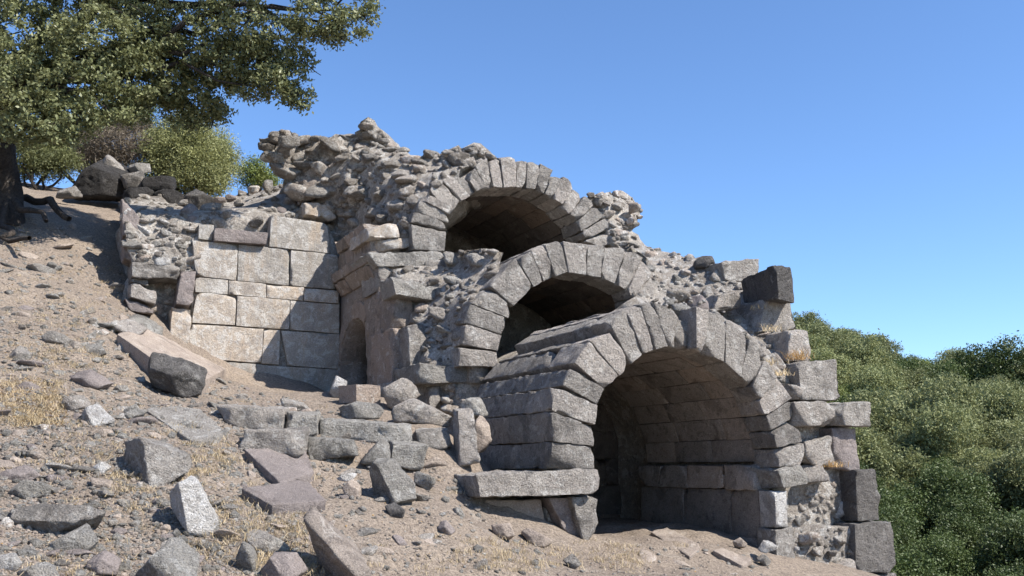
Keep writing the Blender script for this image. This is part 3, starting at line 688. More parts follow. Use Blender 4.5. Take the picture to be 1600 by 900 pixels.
for x, y, r, t in ((328,328,20,21.2),(295,330,16,21.4),(402,345,15,20.2),(345,312,10,22.5),(352,338,16,20.5),(398,296,14,23.5),(420,292,18,23.5),(287,316,8,22.5),(375,318,12,22),(440,330,12,20.3)):
    P = on_core(lt, x, y, t); stone('rubble_stone', P, r*P[1]/F*.9, M[random.choice(('rubble','pink','grey'))], lt); NRUB[0] += 1

# ------------------------------------------------------------------ pier with cornice and arched niche, left of the arches
SP = 5.62
pw = []
for x, y in ((527,468),(534,452),(560,428),(594,404),(597,470),(600,560),(602,640),(578,640),(579,563),(577,540),(572,517),(566,503),(559,496),(552,505),(544,522),(537,545),(532,566),(532,640),(527,640)): pw.append(PS(x, y, SP))
def side_slab(name, pts, mat, parent, ext, step=.14, amp=.015):
    P = np.array(pts); vs = []; nb = 0; tz = np.stack([P @ ET, P[:, 2]], -1); B = []
    for i in range(len(tz)):
        a, b = tz[i], tz[(i+1) % len(tz)]; n = max(1, int(np.linalg.norm(b-a)/step))
        B += [a + (b-a)*k/n for k in range(n)]
    nb = len(B); r = delaunay_2d_cdt([Vector(b) for b in B], [(i, (i+1) % nb) for i in range(nb)], [], 1, 1e-5)
    v = np.array([q[:] for q in r[0]]); T = np.array([f for f in r[2] if len(f) == 3]); s0 = float(P[0] @ ES)
    V = s0*ES + v[:, :1]*ET + v[:, 1:2]*UP; V = V - ES*(amp*fbm(V, 2.5, 5, 2))[:, None]
    a, b, c = V[T[:, 0]], V[T[:, 1]], V[T[:, 2]]; fl = (np.cross(b-a, c-a) @ ES) > 0; T[fl] = T[fl][:, ::-1]
    n = len(V); ed = {(q[k], q[(k+1) % 3]) for q in T for k in range(3)}
    Q = [(j, i, i+n, j+n) for i, j in ed if (j, i) not in ed]
    return add(name, np.concatenate([V, V + np.asarray(ext)]), np.array(Q), np.concatenate([T, T[:, ::-1]+n]), mat, parent, smooth=False)
niche = side_slab('niche_wall', pw, M['pier'], ruin, ES*.7); tag(niche, 'brown side wall with a small arched niche')
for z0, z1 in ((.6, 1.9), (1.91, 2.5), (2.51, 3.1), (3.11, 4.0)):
    side_block('niche_block', SP+1.0, 17.4, 20.2, z0, z1, 'inner_shade', niche, thick=.3, res=.2)  # niche back coloured dark to stand in for its shade
tL, tR = PS(532,566,SP) @ ET, PS(579,563,SP) @ ET; zs, za = PS(556,563,SP)[2], PS(559,496,SP)[2]
tc_, ta = (tL + tR) / 2, abs(tL - tR) / 2
an = np.linspace(0, math.pi, 8); SN = SP - .03
inn = [W(SN, tc_ + ta*math.cos(a), zs + (za-zs)*math.sin(a)) for a in an]; out = [W(SN, tc_ + (ta+.3)*math.cos(a), zs + (za-zs+.34)*math.sin(a)) for a in an]
for i in range(7): block('niche_voussoir', [out[i], out[i+1], inn[i+1], inn[i]], ES*.5, M['pier'], niche, r=.02, amp=.01, gap=.008)
zr = [zs, zs-.45, zs-.95, zs-1.5]; tF = PS(597,560,SP) @ ET
for z1, z0 in zip(zr[:-1], zr[1:]):
    side_block('niche_block', SN, tF, tR, z0, z1, 'pier', niche, thick=.5, r=.02, amp=.012); side_block('niche_block', SN, tL, tL+.35, z0, z1, 'pier', niche, thick=.5, r=.02, amp=.012)
for z0, z1 in ((zs, zs+.6), (zs+.6, zs+1.15)): side_block('niche_block', SN, tF, tc_-ta-.32, z0, z1, 'pier', niche, thick=.5, r=.02, amp=.012)
pc = slab('pier_core', [W(6.5, 16.4, -.2), W(7.2, 16.0, -.2), W(7.0, 16.6, 3.9), W(6.5, 16.9, 3.9)], M['mortar'], ruin, ET*2.8, step=.2, amp=.08)
tag(pc, 'core of the pier with cornice')
def sb(s, t0, t1, z0, z1, th=.5, mat='pier', name='cornice_block', sk=0., **kw):
    return block(name, [W(s+sk, t1, z1), W(s+sk, t0, z1), W(s, t0, z0), W(s, t1, z0)], ES*th, M[mat], pc, **kw)
zt = lambda x, y, s: PS(x, y, s)
# side cornice courses running back to the pale wall
for (s, za, zb, t0, t1, sk, cuts) in ((5.58, 3.55, 3.80, 17.25, 19.58, -.16, 3), (5.40, 3.82, 4.02, 17.2, 19.58, -.04, 3), (5.52, 4.04, 4.42, 17.35, 19.58, -.04, 4), (5.44, 4.44, 4.66, 17.5, 19.4, -.06, 3)):
    tc = np.linspace(t0, t1, cuts+1)
    for a, b in zip(tc[:-1], tc[1:]): sb(s, a, b, za, zb + rng.uniform(-.02, .02), .6, 'pier', sk=sk, r=.025, amp=.015)
for m_, q, t, d in (('pale',[(575,354),(624,347),(625,371),(575,374)],17.15,1.2),('pale',[(591,374),(638,372),(642,386),(591,392)],17.2,1.2),('lichen',[(575,395),(697,392),(699,413),(590,417)],16.95,1.2),('lichen',[(591,417),(612,416),(611,447),(590,455)],17.0,1.0),
   ('pier',[(612,462),(644,468),(648,506),(614,516)],16.2,1.2),('grey',[(638,508),(664,505),(670,564),(641,574)],15.5,1.4),('lichen',[(655,567),(742,576),(740,597),(656,599)],14.75,1.6),('grey',[(745,577),(776,573),(776,591),(744,593)],14.7,.9),
   ('grey',[(671,599),(689,602),(691,644),(671,638)],14.9,.8),('pier',[(592,458),(614,458),(616,620),(600,640)],16.95,.9),('pier',[(612,512),(642,510),(644,640),(612,640)],16.0,1.2)):
    block('pier_block', qt(q, t), ET*d, M[m_], pc, r=.035, amp=.022, chip=.1, chips=3)
pr_poly = [(612,422,16.9),(698,412,16.7),(704,396,16.4),(740,389,15.6),(785,396,15.0),(770,440,14.9),(740,474,14.8),(726,505,14.8),(720,572,14.8),(665,572,15.2),(664,512,15.6),(646,500,16.0),(640,465,16.4)]
prm = slab('rubble_wall', pt3(pr_poly), M['mortar'], ruin, ET*2.2, step=.13, amp=.12); tag(prm, 'rubble masonry between the pier and the middle arch')
stud(prm, pr_poly, None, 12, 28, 28, ('rubble','rubble','lichen'), proud=.04, flat=.62, fd=.012)
stud(prm, [(692,600),(745,596),(740,640),(695,640)], 14.9, 10, 20, 8, ('lichen','rubble'))
lowm = slab('rubble_wall', pt3([(600,600,16.2),(660,598,15.0),(750,590,14.75),(790,560,14.6),(790,700,14.6),(740,740,14.4),(640,680,15.2)]), M['mortar'], ruin, ET*1.5, step=.18, amp=.1)
print('rubble stones', NRUB[0])

# ------------------------------------------------------------------ loose blocks perched on the ruin
def thing_block(name, label, q, ext, mat, cat='stone block', **kw):
    kw = dict(dict(r=.045, amp=.024, chip=.09, chips=3, base=True), **kw)
    return tag(block(name, q, ext, M[mat], None, **kw), label, cat)
thing_block('stone_slab', 'long tilted grey slab sliding off the rubble left of the middle arch', qt([(612,431),(726,458),(719,477),(618,460)], 15.9), ET*.7, 'lichen', 'slab')
thing_block('stone_block', 'pale grey block on the skyline, left of the dark upright block', qt([(1126,409),(1187,404),(1184,440),(1132,442)], 14.0), ET*.7, 'grey')
thing_block('stone_block', 'dark upright block with its shaded side showing, highest at the right edge of the ruin', qy([(1159,437,16.9),(1213,412,15.6),(1217,468,15.6),(1162,474,16.9)]), np.array([.35, .33, 0]), 'dark', chips=2, chip=.06)
thing_block('stone_block', 'squat tapering grey block below the dark upright block', qt([(1198,466),(1234,467),(1247,514),(1184,520)], 12.5), ET*.8, 'grey')
thing_block('stone_block', 'upright grey block with rust coloured weeds at its foot', qt([(1235,516),(1262,515),(1270,565),(1230,565)], 11.85), ET*.6, 'grey')
thing_block('stone_block', 'small grey block lying on the rubble slope in front of the skyline blocks', qt([(1122,460),(1159,456),(1158,482),(1115,486)], 12.9), ET*.5, 'grey')
tag(boulder('boulder', [(1086,408),(1098,400),(1114,400),(1121,411),(1108,422),(1088,420)], PT(1100,420,14.4)[1], M['dark']), 'small dark rounded boulder on the skyline of the rubble slope', 'boulder')
thing_block('stone_block', 'narrow pinkish block standing in the rubble above the lowest arch', qt([(1088,461),(1107,459),(1109,486),(1088,484)], 12.6), ET*.4, 'pink')

# ------------------------------------------------------------------ courses of blocks and boulders on the slope
def ground_Y(poly, dy=0):
    bx = np.mean([p[0] for p in poly]); by = max(p[1] for p in poly); return G(bx, by + dy)[1]
def gb(name, label, q, mat, depth=.7, cat='stone block', Y=None, tilt=0., **kw):
    gy_ = ground_Y(q, -4) - .04; Y = min(Y, gy_) if Y else gy_; top = [PY(q[0][0], q[0][1], Y + tilt), PY(q[1][0], q[1][1], Y + tilt)]
    return thing_block(name, label, [top[0], top[1], PY(*q[2], Y), PY(*q[3], Y)], np.array([-.1, depth, .05]), mat, cat, **kw)
gb('stone_block', 'long low grey block, left end of the upper stone course', [(334,634),(444,638),(442,674),(360,674)], 'lichen', Y=13.25)
gb('stone_block', 'short squarish block in the upper stone course beside the longest block', [(446,644),(496,646),(497,686),(448,684)], 'lichen', Y=13.3)
gb('stone_block', 'longest block of the upper stone course', [(498,655),(645,664),(645,693),(498,687)], 'lichen', Y=13.3)
gb('stone_block', 'rounded block at the right end of the upper stone course', [(647,672),(703,670),(709,701),(655,702)], 'lichen', Y=13.35, r=.09)
gb('stone_block', 'dark speckled block with rounded left end in the lower stone course', [(380,674),(477,672),(474,713),(372,709)], 'grey', Y=12.05, r=.08)
gb('stone_block', 'wedge shaped pale block in the lower stone course', [(477,686),(552,689),(560,712),(481,722)], 'lichen', Y=12.4, r=.06)
gb('stone_block', 'square pale grey block in the lower stone course beside a pointed rock', [(612,692),(670,697),(660,736),(610,726)], 'lichen', Y=12.7)
gb('stone_pillar', 'upright grey pillar stone standing left of the lowest arch', [(715,641),(742,640),(749,724),(718,732)], 'grey', .35, 'pillar stone', Y=13.25, tilt=.05)
Yc = G(557, 634)[1] - .12
c = thing_block('stone_cube', 'small brown cut cube in front of the arched niche', qy([(529,603,Yc+.3),(557,600,Yc),(557,632,Yc),(529,630,Yc+.3)]), np.array([.35, .28, 0]), 'pier', 'stone block', chips=1, chip=.02, r=.015, amp=.006)
def gslab(label, q, mat, lift=.07, th=.3, cat='slab', name='stone_slab', **kw):
    top = [G(*p) + UP * lift for p in q]
    return thing_block(name, label, top, -UP * th + np.array([0, .05, 0]), mat, cat, **kw)
gslab('smooth mauve slab lying below the speckled block', [(380,714),(476,713),(492,750),(440,770)], 'pink', .10, amp=.008, chip=.04)
gslab('flat mauve slab lower on the slope above the large leaning block', [(376,780),(478,766),(510,798),(424,808)], 'pink', .12, amp=.01, chip=.05)
gslab('broad flat pale slab flush with the slope below the black boulder', [(216,640),(310,646),(364,688),(300,698)], 'lichen', .06, amp=.02, chip=.12)
gslab('large tan tilted slab beside the foot of the pale wall', [(180,536),(222,524),(352,590),(300,622)], 'tan', .16, .55, amp=.015, chip=.1)
gslab('pale flagstone lying on the earth in the lowest arch', [(1016,836),(1042,829),(1100,858),(1078,876)], 'tan', .05, .2, 'slab', 'flagstone', amp=.01)
gslab('half buried tan flagstone outside the right jamb', [(1114,866),(1128,860),(1178,878),(1160,890)], 'tan', .05, .2, 'slab', 'flagstone', amp=.01)
ST = [  # label, outline, material, distance (None: from the ground), options
 ('pale upright rock leaning on the small cut cube', [(512,616),(524,587),(541,597),(536,628),(518,628)], 'white', None, {}),
 ('rounded grey boulder behind the longest block', [(520,640),(550,630),(588,632),(600,644),(582,662),(530,660)], 'lichen', 14.6, {}),
 ('small flat rock behind the square block of the upper course', [(438,622),(476,634),(486,644),(446,645)], 'lichen', 14.8, {}),
 ('rough pointed grey boulder under the pier', [(602,608),(628,591),(638,594),(648,624),(632,640),(606,638)], 'lichen', 15.4, {}),
 ('large wedge boulder with mossy right side on the upper course', [(618,654),(628,630),(646,624),(708,656),(702,670),(648,670),(622,666)], 'lichen', 14.1, {}),
 ('rounded pale boulder behind the upright pillar stone', [(716,636),(733,621),(748,622),(763,650),(744,656),(720,650)], 'lichen', 14.0, {}),
 ('brownish rock wedged right of the upright pillar stone', [(743,658),(766,667),(764,698),(752,710),(742,700)], 'tan', 13.7, {}),
 ('pointed dark grey rock in the lower course beside the square block', [(562,722),(590,690),(609,712),(604,730),(570,732)], 'lichen', 12.5, {}),
 ('large boulder with a deeply shaded left face below the lower course', [(566,745),(582,725),(621,725),(648,761),(647,787),(625,794),(565,790)], 'lichen', 11.7, dict(facets=[(-1.2,-.35,.45),(.5,.6,.45)], seed=41)),
 ('small pale rock right of the large shaded boulder', [(645,743),(659,739),(679,750),(679,764),(661,769),(648,758)], 'lichen', None, {}),
 ('small dark rock in front of the large shaded boulder', [(600,792),(622,790),(632,800),(628,814),(606,808)], 'dark', None, {}),
 ('pinkish brown stone alone on the bare earth below the arches', [(684,828),(695,816),(711,836),(692,840)], 'pink', None, {}),
 ('broken pale pink stone in front of the ledge slab', [(768,822),(796,819),(804,842),(783,848),(770,838)], 'tan', None, {}),
 ('stone half grey and half tan in front of the ledge slab', [(814,835),(824,826),(859,844),(857,857),(836,857)], 'tan', None, {}),
 ('big leaning block with a rough dark side at the bottom of the picture', [(470,814),(496,818),(568,888),(582,926),(505,926),(480,884)], 'pier', 9.9, dict(facets=[(-1.0,-.6,.4),(.7,1.3,.4)], seed=43)),
 ('large black boulder lying on the tan slab', [(221,580),(227,556),(252,554),(292,568),(314,598),(304,620),(282,628),(228,606)], 'dark', None, dict(facets=[(-.5,-.5,.7),(.5,-.2,.8),(0,1.4,.7)], seed=44)),
 ('tall pointed boulder with a white right face and dark left face', [(240,782),(292,745),(301,755),(331,820),(333,832),(318,845),(300,837),(250,810)], 'white', 9.75, dict(facets=[(-1.3,-.15,.42),(1.1,.45,.42)], seed=45)),
 ('big grey boulder half sunk in the slope left of centre', [(172,702),(184,687),(212,687),(280,715),(287,742),(250,758),(176,752)], 'grey', 10.9, dict(facets=[(-.9,.1,.5),(.5,.5,.5)])),
 ('long undercut grey slab at the lower left', [(8,797),(95,792),(162,801),(150,818),(112,818),(82,843),(35,828)], 'grey', 9.5, dict(facets=[(0,-.5,.7),(0,1.5,.6)])),
 ('pale rock below the long undercut slab', [(74,852),(112,832),(142,834),(149,849),(136,866),(86,864)], 'lichen', None, {}),
 ('flat pale grey rock near the left edge above the undercut slab', [(8,766),(34,752),(71,760),(69,778),(32,784)], 'lichen', None, {}),
 ('pyramid shaped grey boulder cut by the bottom edge', [(200,906),(248,857),(271,864),(300,906),(290,925),(215,925)], 'lichen', 8.75, {}),
 ('mauve grey stone left of the pyramid shaped boulder', [(130,882),(156,869),(182,887),(176,904),(142,902)], 'pink', None, {}),
 ('pale stone in the bottom left corner', [(-8,874),(20,869),(27,882),(20,895),(-8,896)], 'white', None, {}),
 ('flat grey stone at the bottom edge near the left corner', [(10,902),(40,887),(80,887),(90,904),(50,914)], 'lichen', None, {}),
 ('white faced stone with a dark left side above the sunk boulder', [(112,650),(138,635),(168,663),(150,668),(124,666)], 'white', None, dict(facets=[(-1.,-.2,.6),(.8,.6,.6)])),
 ('rounded grey stone beside the dry grass at left', [(94,622),(118,618),(131,637),(116,646),(94,642)], 'lichen', None, {}),
 ('grey boulder at the left edge of the slope', [(8,558),(24,544),(43,553),(36,566),(16,566)], 'lichen', None, {}),
 ('dark angular stone on the upper left slope', [(62,526),(78,518),(108,530),(101,542),(68,540)], 'grey', None, {}),
 ('grey pointed stone left of the tan slab', [(126,547),(155,538),(162,553),(148,560)], 'lichen', None, {}),
 ('flat reddish stone in the grass below the tan slab', [(104,592),(136,582),(167,601),(156,610),(120,604)], 'pink', None, {}),
 ('small block shaped stone above the flat pale slab', [(190,641),(210,632),(216,645),(195,653)], 'lichen', None, {}),
 ('flat grey slab above the tan tilted slab', [(166,514),(180,500),(218,520),(202,533)], 'grey', None, {}),
 ('narrow grey slab at the foot of the wall end', [(187,498),(200,492),(248,523),(242,533),(212,519)], 'lichen', 17.4, {}),
 ('pale pointed stone among dry grass at the bottom', [(369,876),(382,848),(395,866),(397,900),(370,898)], 'lichen', None, {}),
 ('dark rough boulder at the bottom edge beside the leaning block', [(404,896),(424,868),(447,868),(466,902),(450,920),(410,920)], 'pink', 9.2, {}),
 ('dark flat stone behind the dry grass at the bottom', [(380,846),(420,837),(450,858),(440,872),(398,866)], 'grey', None, {}),
 ('pale triangular stone left of the large shaded boulder', [(536,762),(552,748),(563,760),(562,781),(541,774)], 'tan', None, {}),
 ('small elongated pale stone below the wedge shaped block', [(519,751),(546,740),(555,746),(537,757)], 'white', None, {}),
 ('dark flat stone at the left edge below the dry grass', [(-6,732),(48,736),(62,746),(30,756),(-6,756)], 'pink', None, {}),
 ('small whitish stone beside the big sunk boulder', [(142,730),(158,722),(169,732),(160,744),(146,741)], 'white', None, {}),
 ('tan stone below the big sunk boulder', [(138,748),(168,754),(171,760),(158,768),(140,760)], 'tan', None, {}),
 ('tiny upright stone on top of the big sunk boulder', [(238,698),(244,688),(254,700),(247,706)], 'lichen', 11.1, {}),
 ('small white stone at the foot of the black boulder', [(214,594),(222,588),(226,596),(218,600)], 'white', None, {}),
 ('white round stone against the right jamb', [(1186,862),(1198,849),(1213,852),(1214,861),(1200,866)], 'white', 14.0, {}),
 ('pale cube like stone in the arch shadow edge', [(1148,848),(1159,842),(1168,850),(1164,858),(1152,858)], 'tan', 14.3, {}),
 ('greyish stone heaped by the right jamb', [(1184,876),(1197,868),(1206,878),(1198,886)], 'grey', 13.9, {}),
 ('small flat stone at the bottom edge below the ledge slab', [(880,878),(898,868),(908,884),(896,894)], 'grey', None, {}),
 # ridge under the oak, its shade put into the dark rocks' colour
 ('big rock under the oak, coloured black for the shade', [(106,288),(130,258),(148,250),(186,267),(198,308),(164,312),(116,302)], 'black', 23.0, {}),
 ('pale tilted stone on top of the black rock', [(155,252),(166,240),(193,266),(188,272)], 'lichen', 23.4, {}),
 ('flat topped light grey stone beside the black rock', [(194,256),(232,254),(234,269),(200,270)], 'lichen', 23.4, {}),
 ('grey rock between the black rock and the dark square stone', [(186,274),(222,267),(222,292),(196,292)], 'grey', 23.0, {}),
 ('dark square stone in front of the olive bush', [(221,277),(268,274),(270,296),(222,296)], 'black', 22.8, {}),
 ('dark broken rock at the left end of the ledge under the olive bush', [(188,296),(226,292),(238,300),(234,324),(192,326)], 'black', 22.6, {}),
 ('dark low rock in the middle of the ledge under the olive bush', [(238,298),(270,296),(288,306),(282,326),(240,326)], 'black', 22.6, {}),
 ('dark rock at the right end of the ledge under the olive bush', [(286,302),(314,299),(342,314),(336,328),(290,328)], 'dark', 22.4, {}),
 ('small grey block near the tree roots', [(86,298),(112,292),(118,307),(92,310)], 'grey', 22.2, {}),
]
for i, (lab, poly, mat, Y, kw) in enumerate(ST):
    area = np.ptp([p[0] for p in poly]) * np.ptp([p[1] for p in poly])
    if Y is None: Y = ground_Y(poly, -5)
    elif max(p[1] for p in poly) > 560 and max(p[0] for p in poly) < 700: Y = min(Y, ground_Y(poly, -6) - .04)
    tag(boulder('stone_slab' if ('slab' in lab.split(' lying')[0] and 'on the' not in lab) or 'flagstone' in lab else ('boulder' if 'boulder' in lab else 'rock'), poly, Y, M[mat], sub=5 if area > 2600 else 4, **kw), lab, 'boulder' if 'boulder' in lab else 'rock')

# loose stones nobody can tell apart, and finer gravel
gpoly = [(0,345),(60,350),(110,345),(188,400),(190,470),(262,545),(400,612),(520,630),(600,655),(715,745),(760,790),(800,840),(930,880),(1000,838),(1130,850),(1200,885),(1210,900),(0,900)]
def scatter(n, poly, seed, wfun=None):
    R = np.random.default_rng(seed); out = []
    xs = [p[0] for p in poly]; ys = [p[1] for p in poly]
    while len(out) < n:
        p = (R.uniform(min(xs), max(xs)), R.uniform(min(ys), max(ys)))
        if in_poly(p, poly) and (wfun is None or R.random() < wfun(*p)): out.append(p)
    return np.array(out)
dens = lambda x, y: (1. if x < 480 else .45) * (.5 + .5 * (y > 480)) * (.55 if (x > 480 and y > 780) else 1)
S = scatter(290, gpoly, 11, dens); PP, ok = Gm(S[:, 0], S[:, 1])
for (x, y), P, k in zip(S, PP, ok):
    if not k: continue
    r = random.choice((6, 7, 8, 9, 11, 14)) * P[1] / F
    o = stone('loose_stone', P - UP * r * .08, r, M[random.choice(('lichen','lichen','pink','tan','rubble','rubble'))], flat=.8)
    tag(o, 'small loose stone, one of many lying on the dry earth slope', 'stone', 'small loose stones on the slope')
S = scatter(60, gpoly, 12, lambda x, y: (1. if x < 470 else .35)); PP, ok = Gm(S[:, 0], S[:, 1])
for (x, y), P, k in zip(S, PP, ok):
    if not k: continue
    r = random.uniform(13, 30) * P[1] / F
    o = stone('flat_stone', P - UP * r * .12, r, M[random.choice(('lichen','lichen','pink','tan','grey'))], flat=.38, rot=(random.uniform(.1, .45), random.uniform(-.3, .1), random.uniform(0, 6.28)))
    tag(o, 'flat stone lying half buried in the dry earth slope', 'stone', 'half buried flat stones on the slope')
def pebbles(n, poly, seed, lo, hi, mat, name, wfun=None):
    S = scatter(n, poly, seed, wfun); P, ok = Gm(S[:, 0], S[:, 1]); P = P[ok]; R = np.random.default_rng(seed)
    V0, T0 = ico(1); VV = []; TT = []
    for i, p in enumerate(P):
        r = R.uniform(lo, hi) * R.uniform(.5, 1.); s = r * R.uniform(.5, 1.2, 3); s[2] *= .7
        a = R.uniform(0, 6.28); X = V0 * s * (1 + .25 * R.normal(size=(len(V0), 1)))
        X = X @ np.array([[math.cos(a), -math.sin(a), 0], [math.sin(a), math.cos(a), 0], [0, 0, 1]]).T + p
        VV.append(X); TT.append(T0 + len(V0) * i)
    return tag(add(name, np.concatenate(VV), None, np.concatenate(TT), M[mat], smooth=False), kind='stuff')
g1 = pebbles(8000, gpoly, 21, .010, .036, 'tan', 'gravel', dens); tag(g1, 'fine tan gravel scattered over the dry slope', 'gravel', kind='stuff')
g2 = pebbles(5000, gpoly, 22, .012, .045, 'rubble', 'gravel', dens); tag(g2, 'fine grey gravel scattered over the dry slope', 'gravel', kind='stuff')

g3 = pebbles(1500, gpoly, 23, .03, .085, 'lichen', 'rock_debris', dens); tag(g3, 'small broken rock debris strewn over the dry slope', 'debris', kind='stuff')
# ------------------------------------------------------------------ dry grass and weeds
def blades(pts, R, n, h, spread, lean=.5, wd=.006):
    k = len(pts) * n; P = np.repeat(np.asarray(pts), n, 0)
    hh = np.repeat(h if np.ndim(h) else np.full(len(pts), h), n) * R.uniform(.4, 1.2, k)
    P = P + np.c_[R.normal(size=(k, 2)) * spread, np.zeros(k)]
    a = R.uniform(0, 6.28, k); l = lean * R.uniform(.2, 1.3, k); d = np.c_[np.cos(a) * l, np.sin(a) * l, np.ones(k)]; d /= np.linalg.norm(d, axis=1, keepdims=True)
    b = R.uniform(0, 6.28, k); s = np.c_[np.cos(b), np.sin(b), 0 * b] * wd
    mid = P + d * hh[:, None] * .55; tip = P + (d + np.c_[np.cos(a), np.sin(a), -.4 + 0 * a] * .35) * hh[:, None]
    V = np.stack([P - s - UP * .02, P + s - UP * .02, mid + s * .8, mid - s * .8, tip], 1).reshape(-1, 3); i = np.arange(k)[:, None] * 5
    return V, i + np.array([[0, 1, 2, 3]]), i + np.array([[3, 2, 4]])
Rg = np.random.default_rng(5); tp = []
for x0, y0, x1, y1, n in ((0,596,100,668,150),(20,640,90,660,40),(60,540,160,575,36),(290,690,360,745,60),(230,655,350,700,16),(300,780,400,880,60),(395,800,470,905,90),(440,860,500,905,30),(760,840,930,890,60),(640,840,800,895,26),(0,470,160,600,46),(140,740,330,800,30),(0,340,40,400,26),(20,860,200,900,16),(100,690,200,760,24),(940,850,1010,890,30),(0,410,190,480,26)):
    R_ = scatter(n, [(x0,y0),(x1,y0),(x1,y1),(x0,y1)], int(x0+y0)); tp.append(R_)
tp.append(scatter(170, gpoly, 77, dens)); tp = np.concatenate(tp); P, ok = Gm(tp[:, 0], tp[:, 1]); P = P[ok]
V, Q, T = blades(P, Rg, 26, Rg.uniform(.03, .12, len(P)), .07, 1.8, .0028)
tag(add('dry_grass', V, Q, T, M['straw'], smooth=False), 'dry straw coloured grass in tufts over the slope', 'grass', kind='stuff')
for (x, y, t, n, h, lab, mt) in ((1245,560,11.75,110,.22,'rust coloured weed beside the upright grey block','rust'),(1222,585,11.62,60,.12,'low straw tuft on the ring of the lowest arch','straw'),(1206,515,12.1,50,.16,'straw tuft under the squat tapering block','straw'),(1185,482,12.6,30,.12,'small straw tuft behind the squat block','straw'),(1300,728,T3+.05,50,.14,'rust coloured weed on the right pier under the pink upright','rust'),(1013,398,15.9,30,.14,'straw tuft right of the middle arch crown','straw'),(1200,568,11.66,50,.14,'straw tuft at the edge of the rubble slope','straw')):
    V, Q, T = blades([PT(x, y, t)], Rg, n, h, .09, 1.2, .005)
    tag(add('weed_tuft', V, Q, T, M[mt], smooth=False, base=True), lab, 'weed')
lp = np.concatenate([scatter(900, gpoly, 31, lambda x, y: dens(x, y) * (1.6 if x < 200 else .6)), scatter(700, [(0,592),(60,590),(110,620),(100,668),(20,668),(0,650)], 32)]); P, ok = Gm(lp[:, 0], lp[:, 1]); P = P[ok]; k = len(P)
a = Rg.uniform(0, 6.28, k); s = Rg.uniform(.008, .024, k)[:, None]; u = np.c_[np.cos(a), np.sin(a), Rg.uniform(-.4, .4, k)] * s; v = np.c_[-np.sin(a), np.cos(a), Rg.uniform(-.5, .5, k)] * s * .5
P = P + UP * .012
V = np.stack([P - u, P - v, P + u, P + v], 1).reshape(-1, 3)
tag(add('leaf_litter', V, np.arange(4 * k).reshape(-1, 4), None, M['rust'], smooth=False), 'fallen dry oak leaves on the slope', 'leaves', kind='stuff')

# ------------------------------------------------------------------ trees
def tube(path, radii, sides=8, seed=0, wob=.12):
    path = np.asarray(path, float); n = len(path); V = []; R = np.random.default_rng(seed)
    for i in range(n):
        d = path[min(i+1, n-1)] - path[max(i-1, 0)]; d /= np.linalg.norm(d)
        a = np.cross(d, [.3, .9, .2]); a /= np.linalg.norm(a); b = np.cross(d, a)
        for k in range(sides):
            th = 2*math.pi*k/sides; V.append(path[i] + (a*math.cos(th) + b*math.sin(th)) * radii[i] * (1 + wob*R.uniform(-1, 1)))
    Q = [(i*sides+k, i*sides+(k+1) % sides, (i+1)*sides+(k+1) % sides, (i+1)*sides+k) for i in range(n-1) for k in range(sides)]
    return np.array(V), np.array(Q)
def merge(parts):
    VV = []; QQ = []; o = 0
    for V, Q in parts: VV.append(V); QQ.append(Q + o); o += len(V)
    return np.concatenate(VV), np.concatenate(QQ)
def limb(a, b, r0, r1, seed, n=7, bend=.12):
    a = np.asarray(a, float); b = np.asarray(b, float); R = np.random.default_rng(seed); L = np.linalg.norm(b-a)
    t = np.linspace(0, 1, n)[:, None]; off = np.cumsum(R.normal(size=(n, 3)), 0); off = off - t*off[-1]; off[0] = 0
    return tube(a + (b-a)*t + off*L*bend/3, np.linspace(r0, r1, n), 7, seed)
def leaves(C, R, size, aspect=.45, droop=.2, up=.35):
    """one leaf at each centre: a folded four-sided blade"""
    k = len(C); n = R.normal(size=(k, 3)); n[:, 2] += up; n /= np.linalg.norm(n, axis=1, keepdims=True)
    u = np.cross(n, R.normal(size=(k, 3))); u /= np.linalg.norm(u, axis=1, keepdims=True); v = np.cross(n, u)
    s = (size * R.uniform(.6, 1.25, k))[:, None]
    V = np.stack([C - u*s*.5, C + v*s*aspect*.5 + n*s*.08, C + u*s*.5 - n*s*droop*.5, C - v*s*aspect*.5 + n*s*.08], 1).reshape(-1, 3)
    return V, np.arange(4*k).reshape(-1, 4)
def clumps(blobs, R, per, nleaf, spread, shell=.55):
    """leaf centres: sprays gathered towards the outside of each blob (centre, radii)"""
    out = []
    for c, r in blobs:
        c = np.asarray(c); r = np.broadcast_to(r, 3); n = int(per * (r[0]*r[1] + r[1]*r[2] + r[0]*r[2]) / 3) + 2
        d = R.normal(size=(n, 3)); d /= np.linalg.norm(d, axis=1, keepdims=True)
        rad = R.uniform(shell, 1.06, n) ** .8
        ctr = c + d * rad[:, None] * r * (1 + .22 * vnoise(d * 2.3 + c, 4))[:, None]
        q = np.repeat(ctr, nleaf, 0) + R.normal(size=(n*nleaf, 3)) * spread * np.array([1, 1, .75])
        out.append(q)
    return np.concatenate(out)
Rt = np.random.default_rng(3)
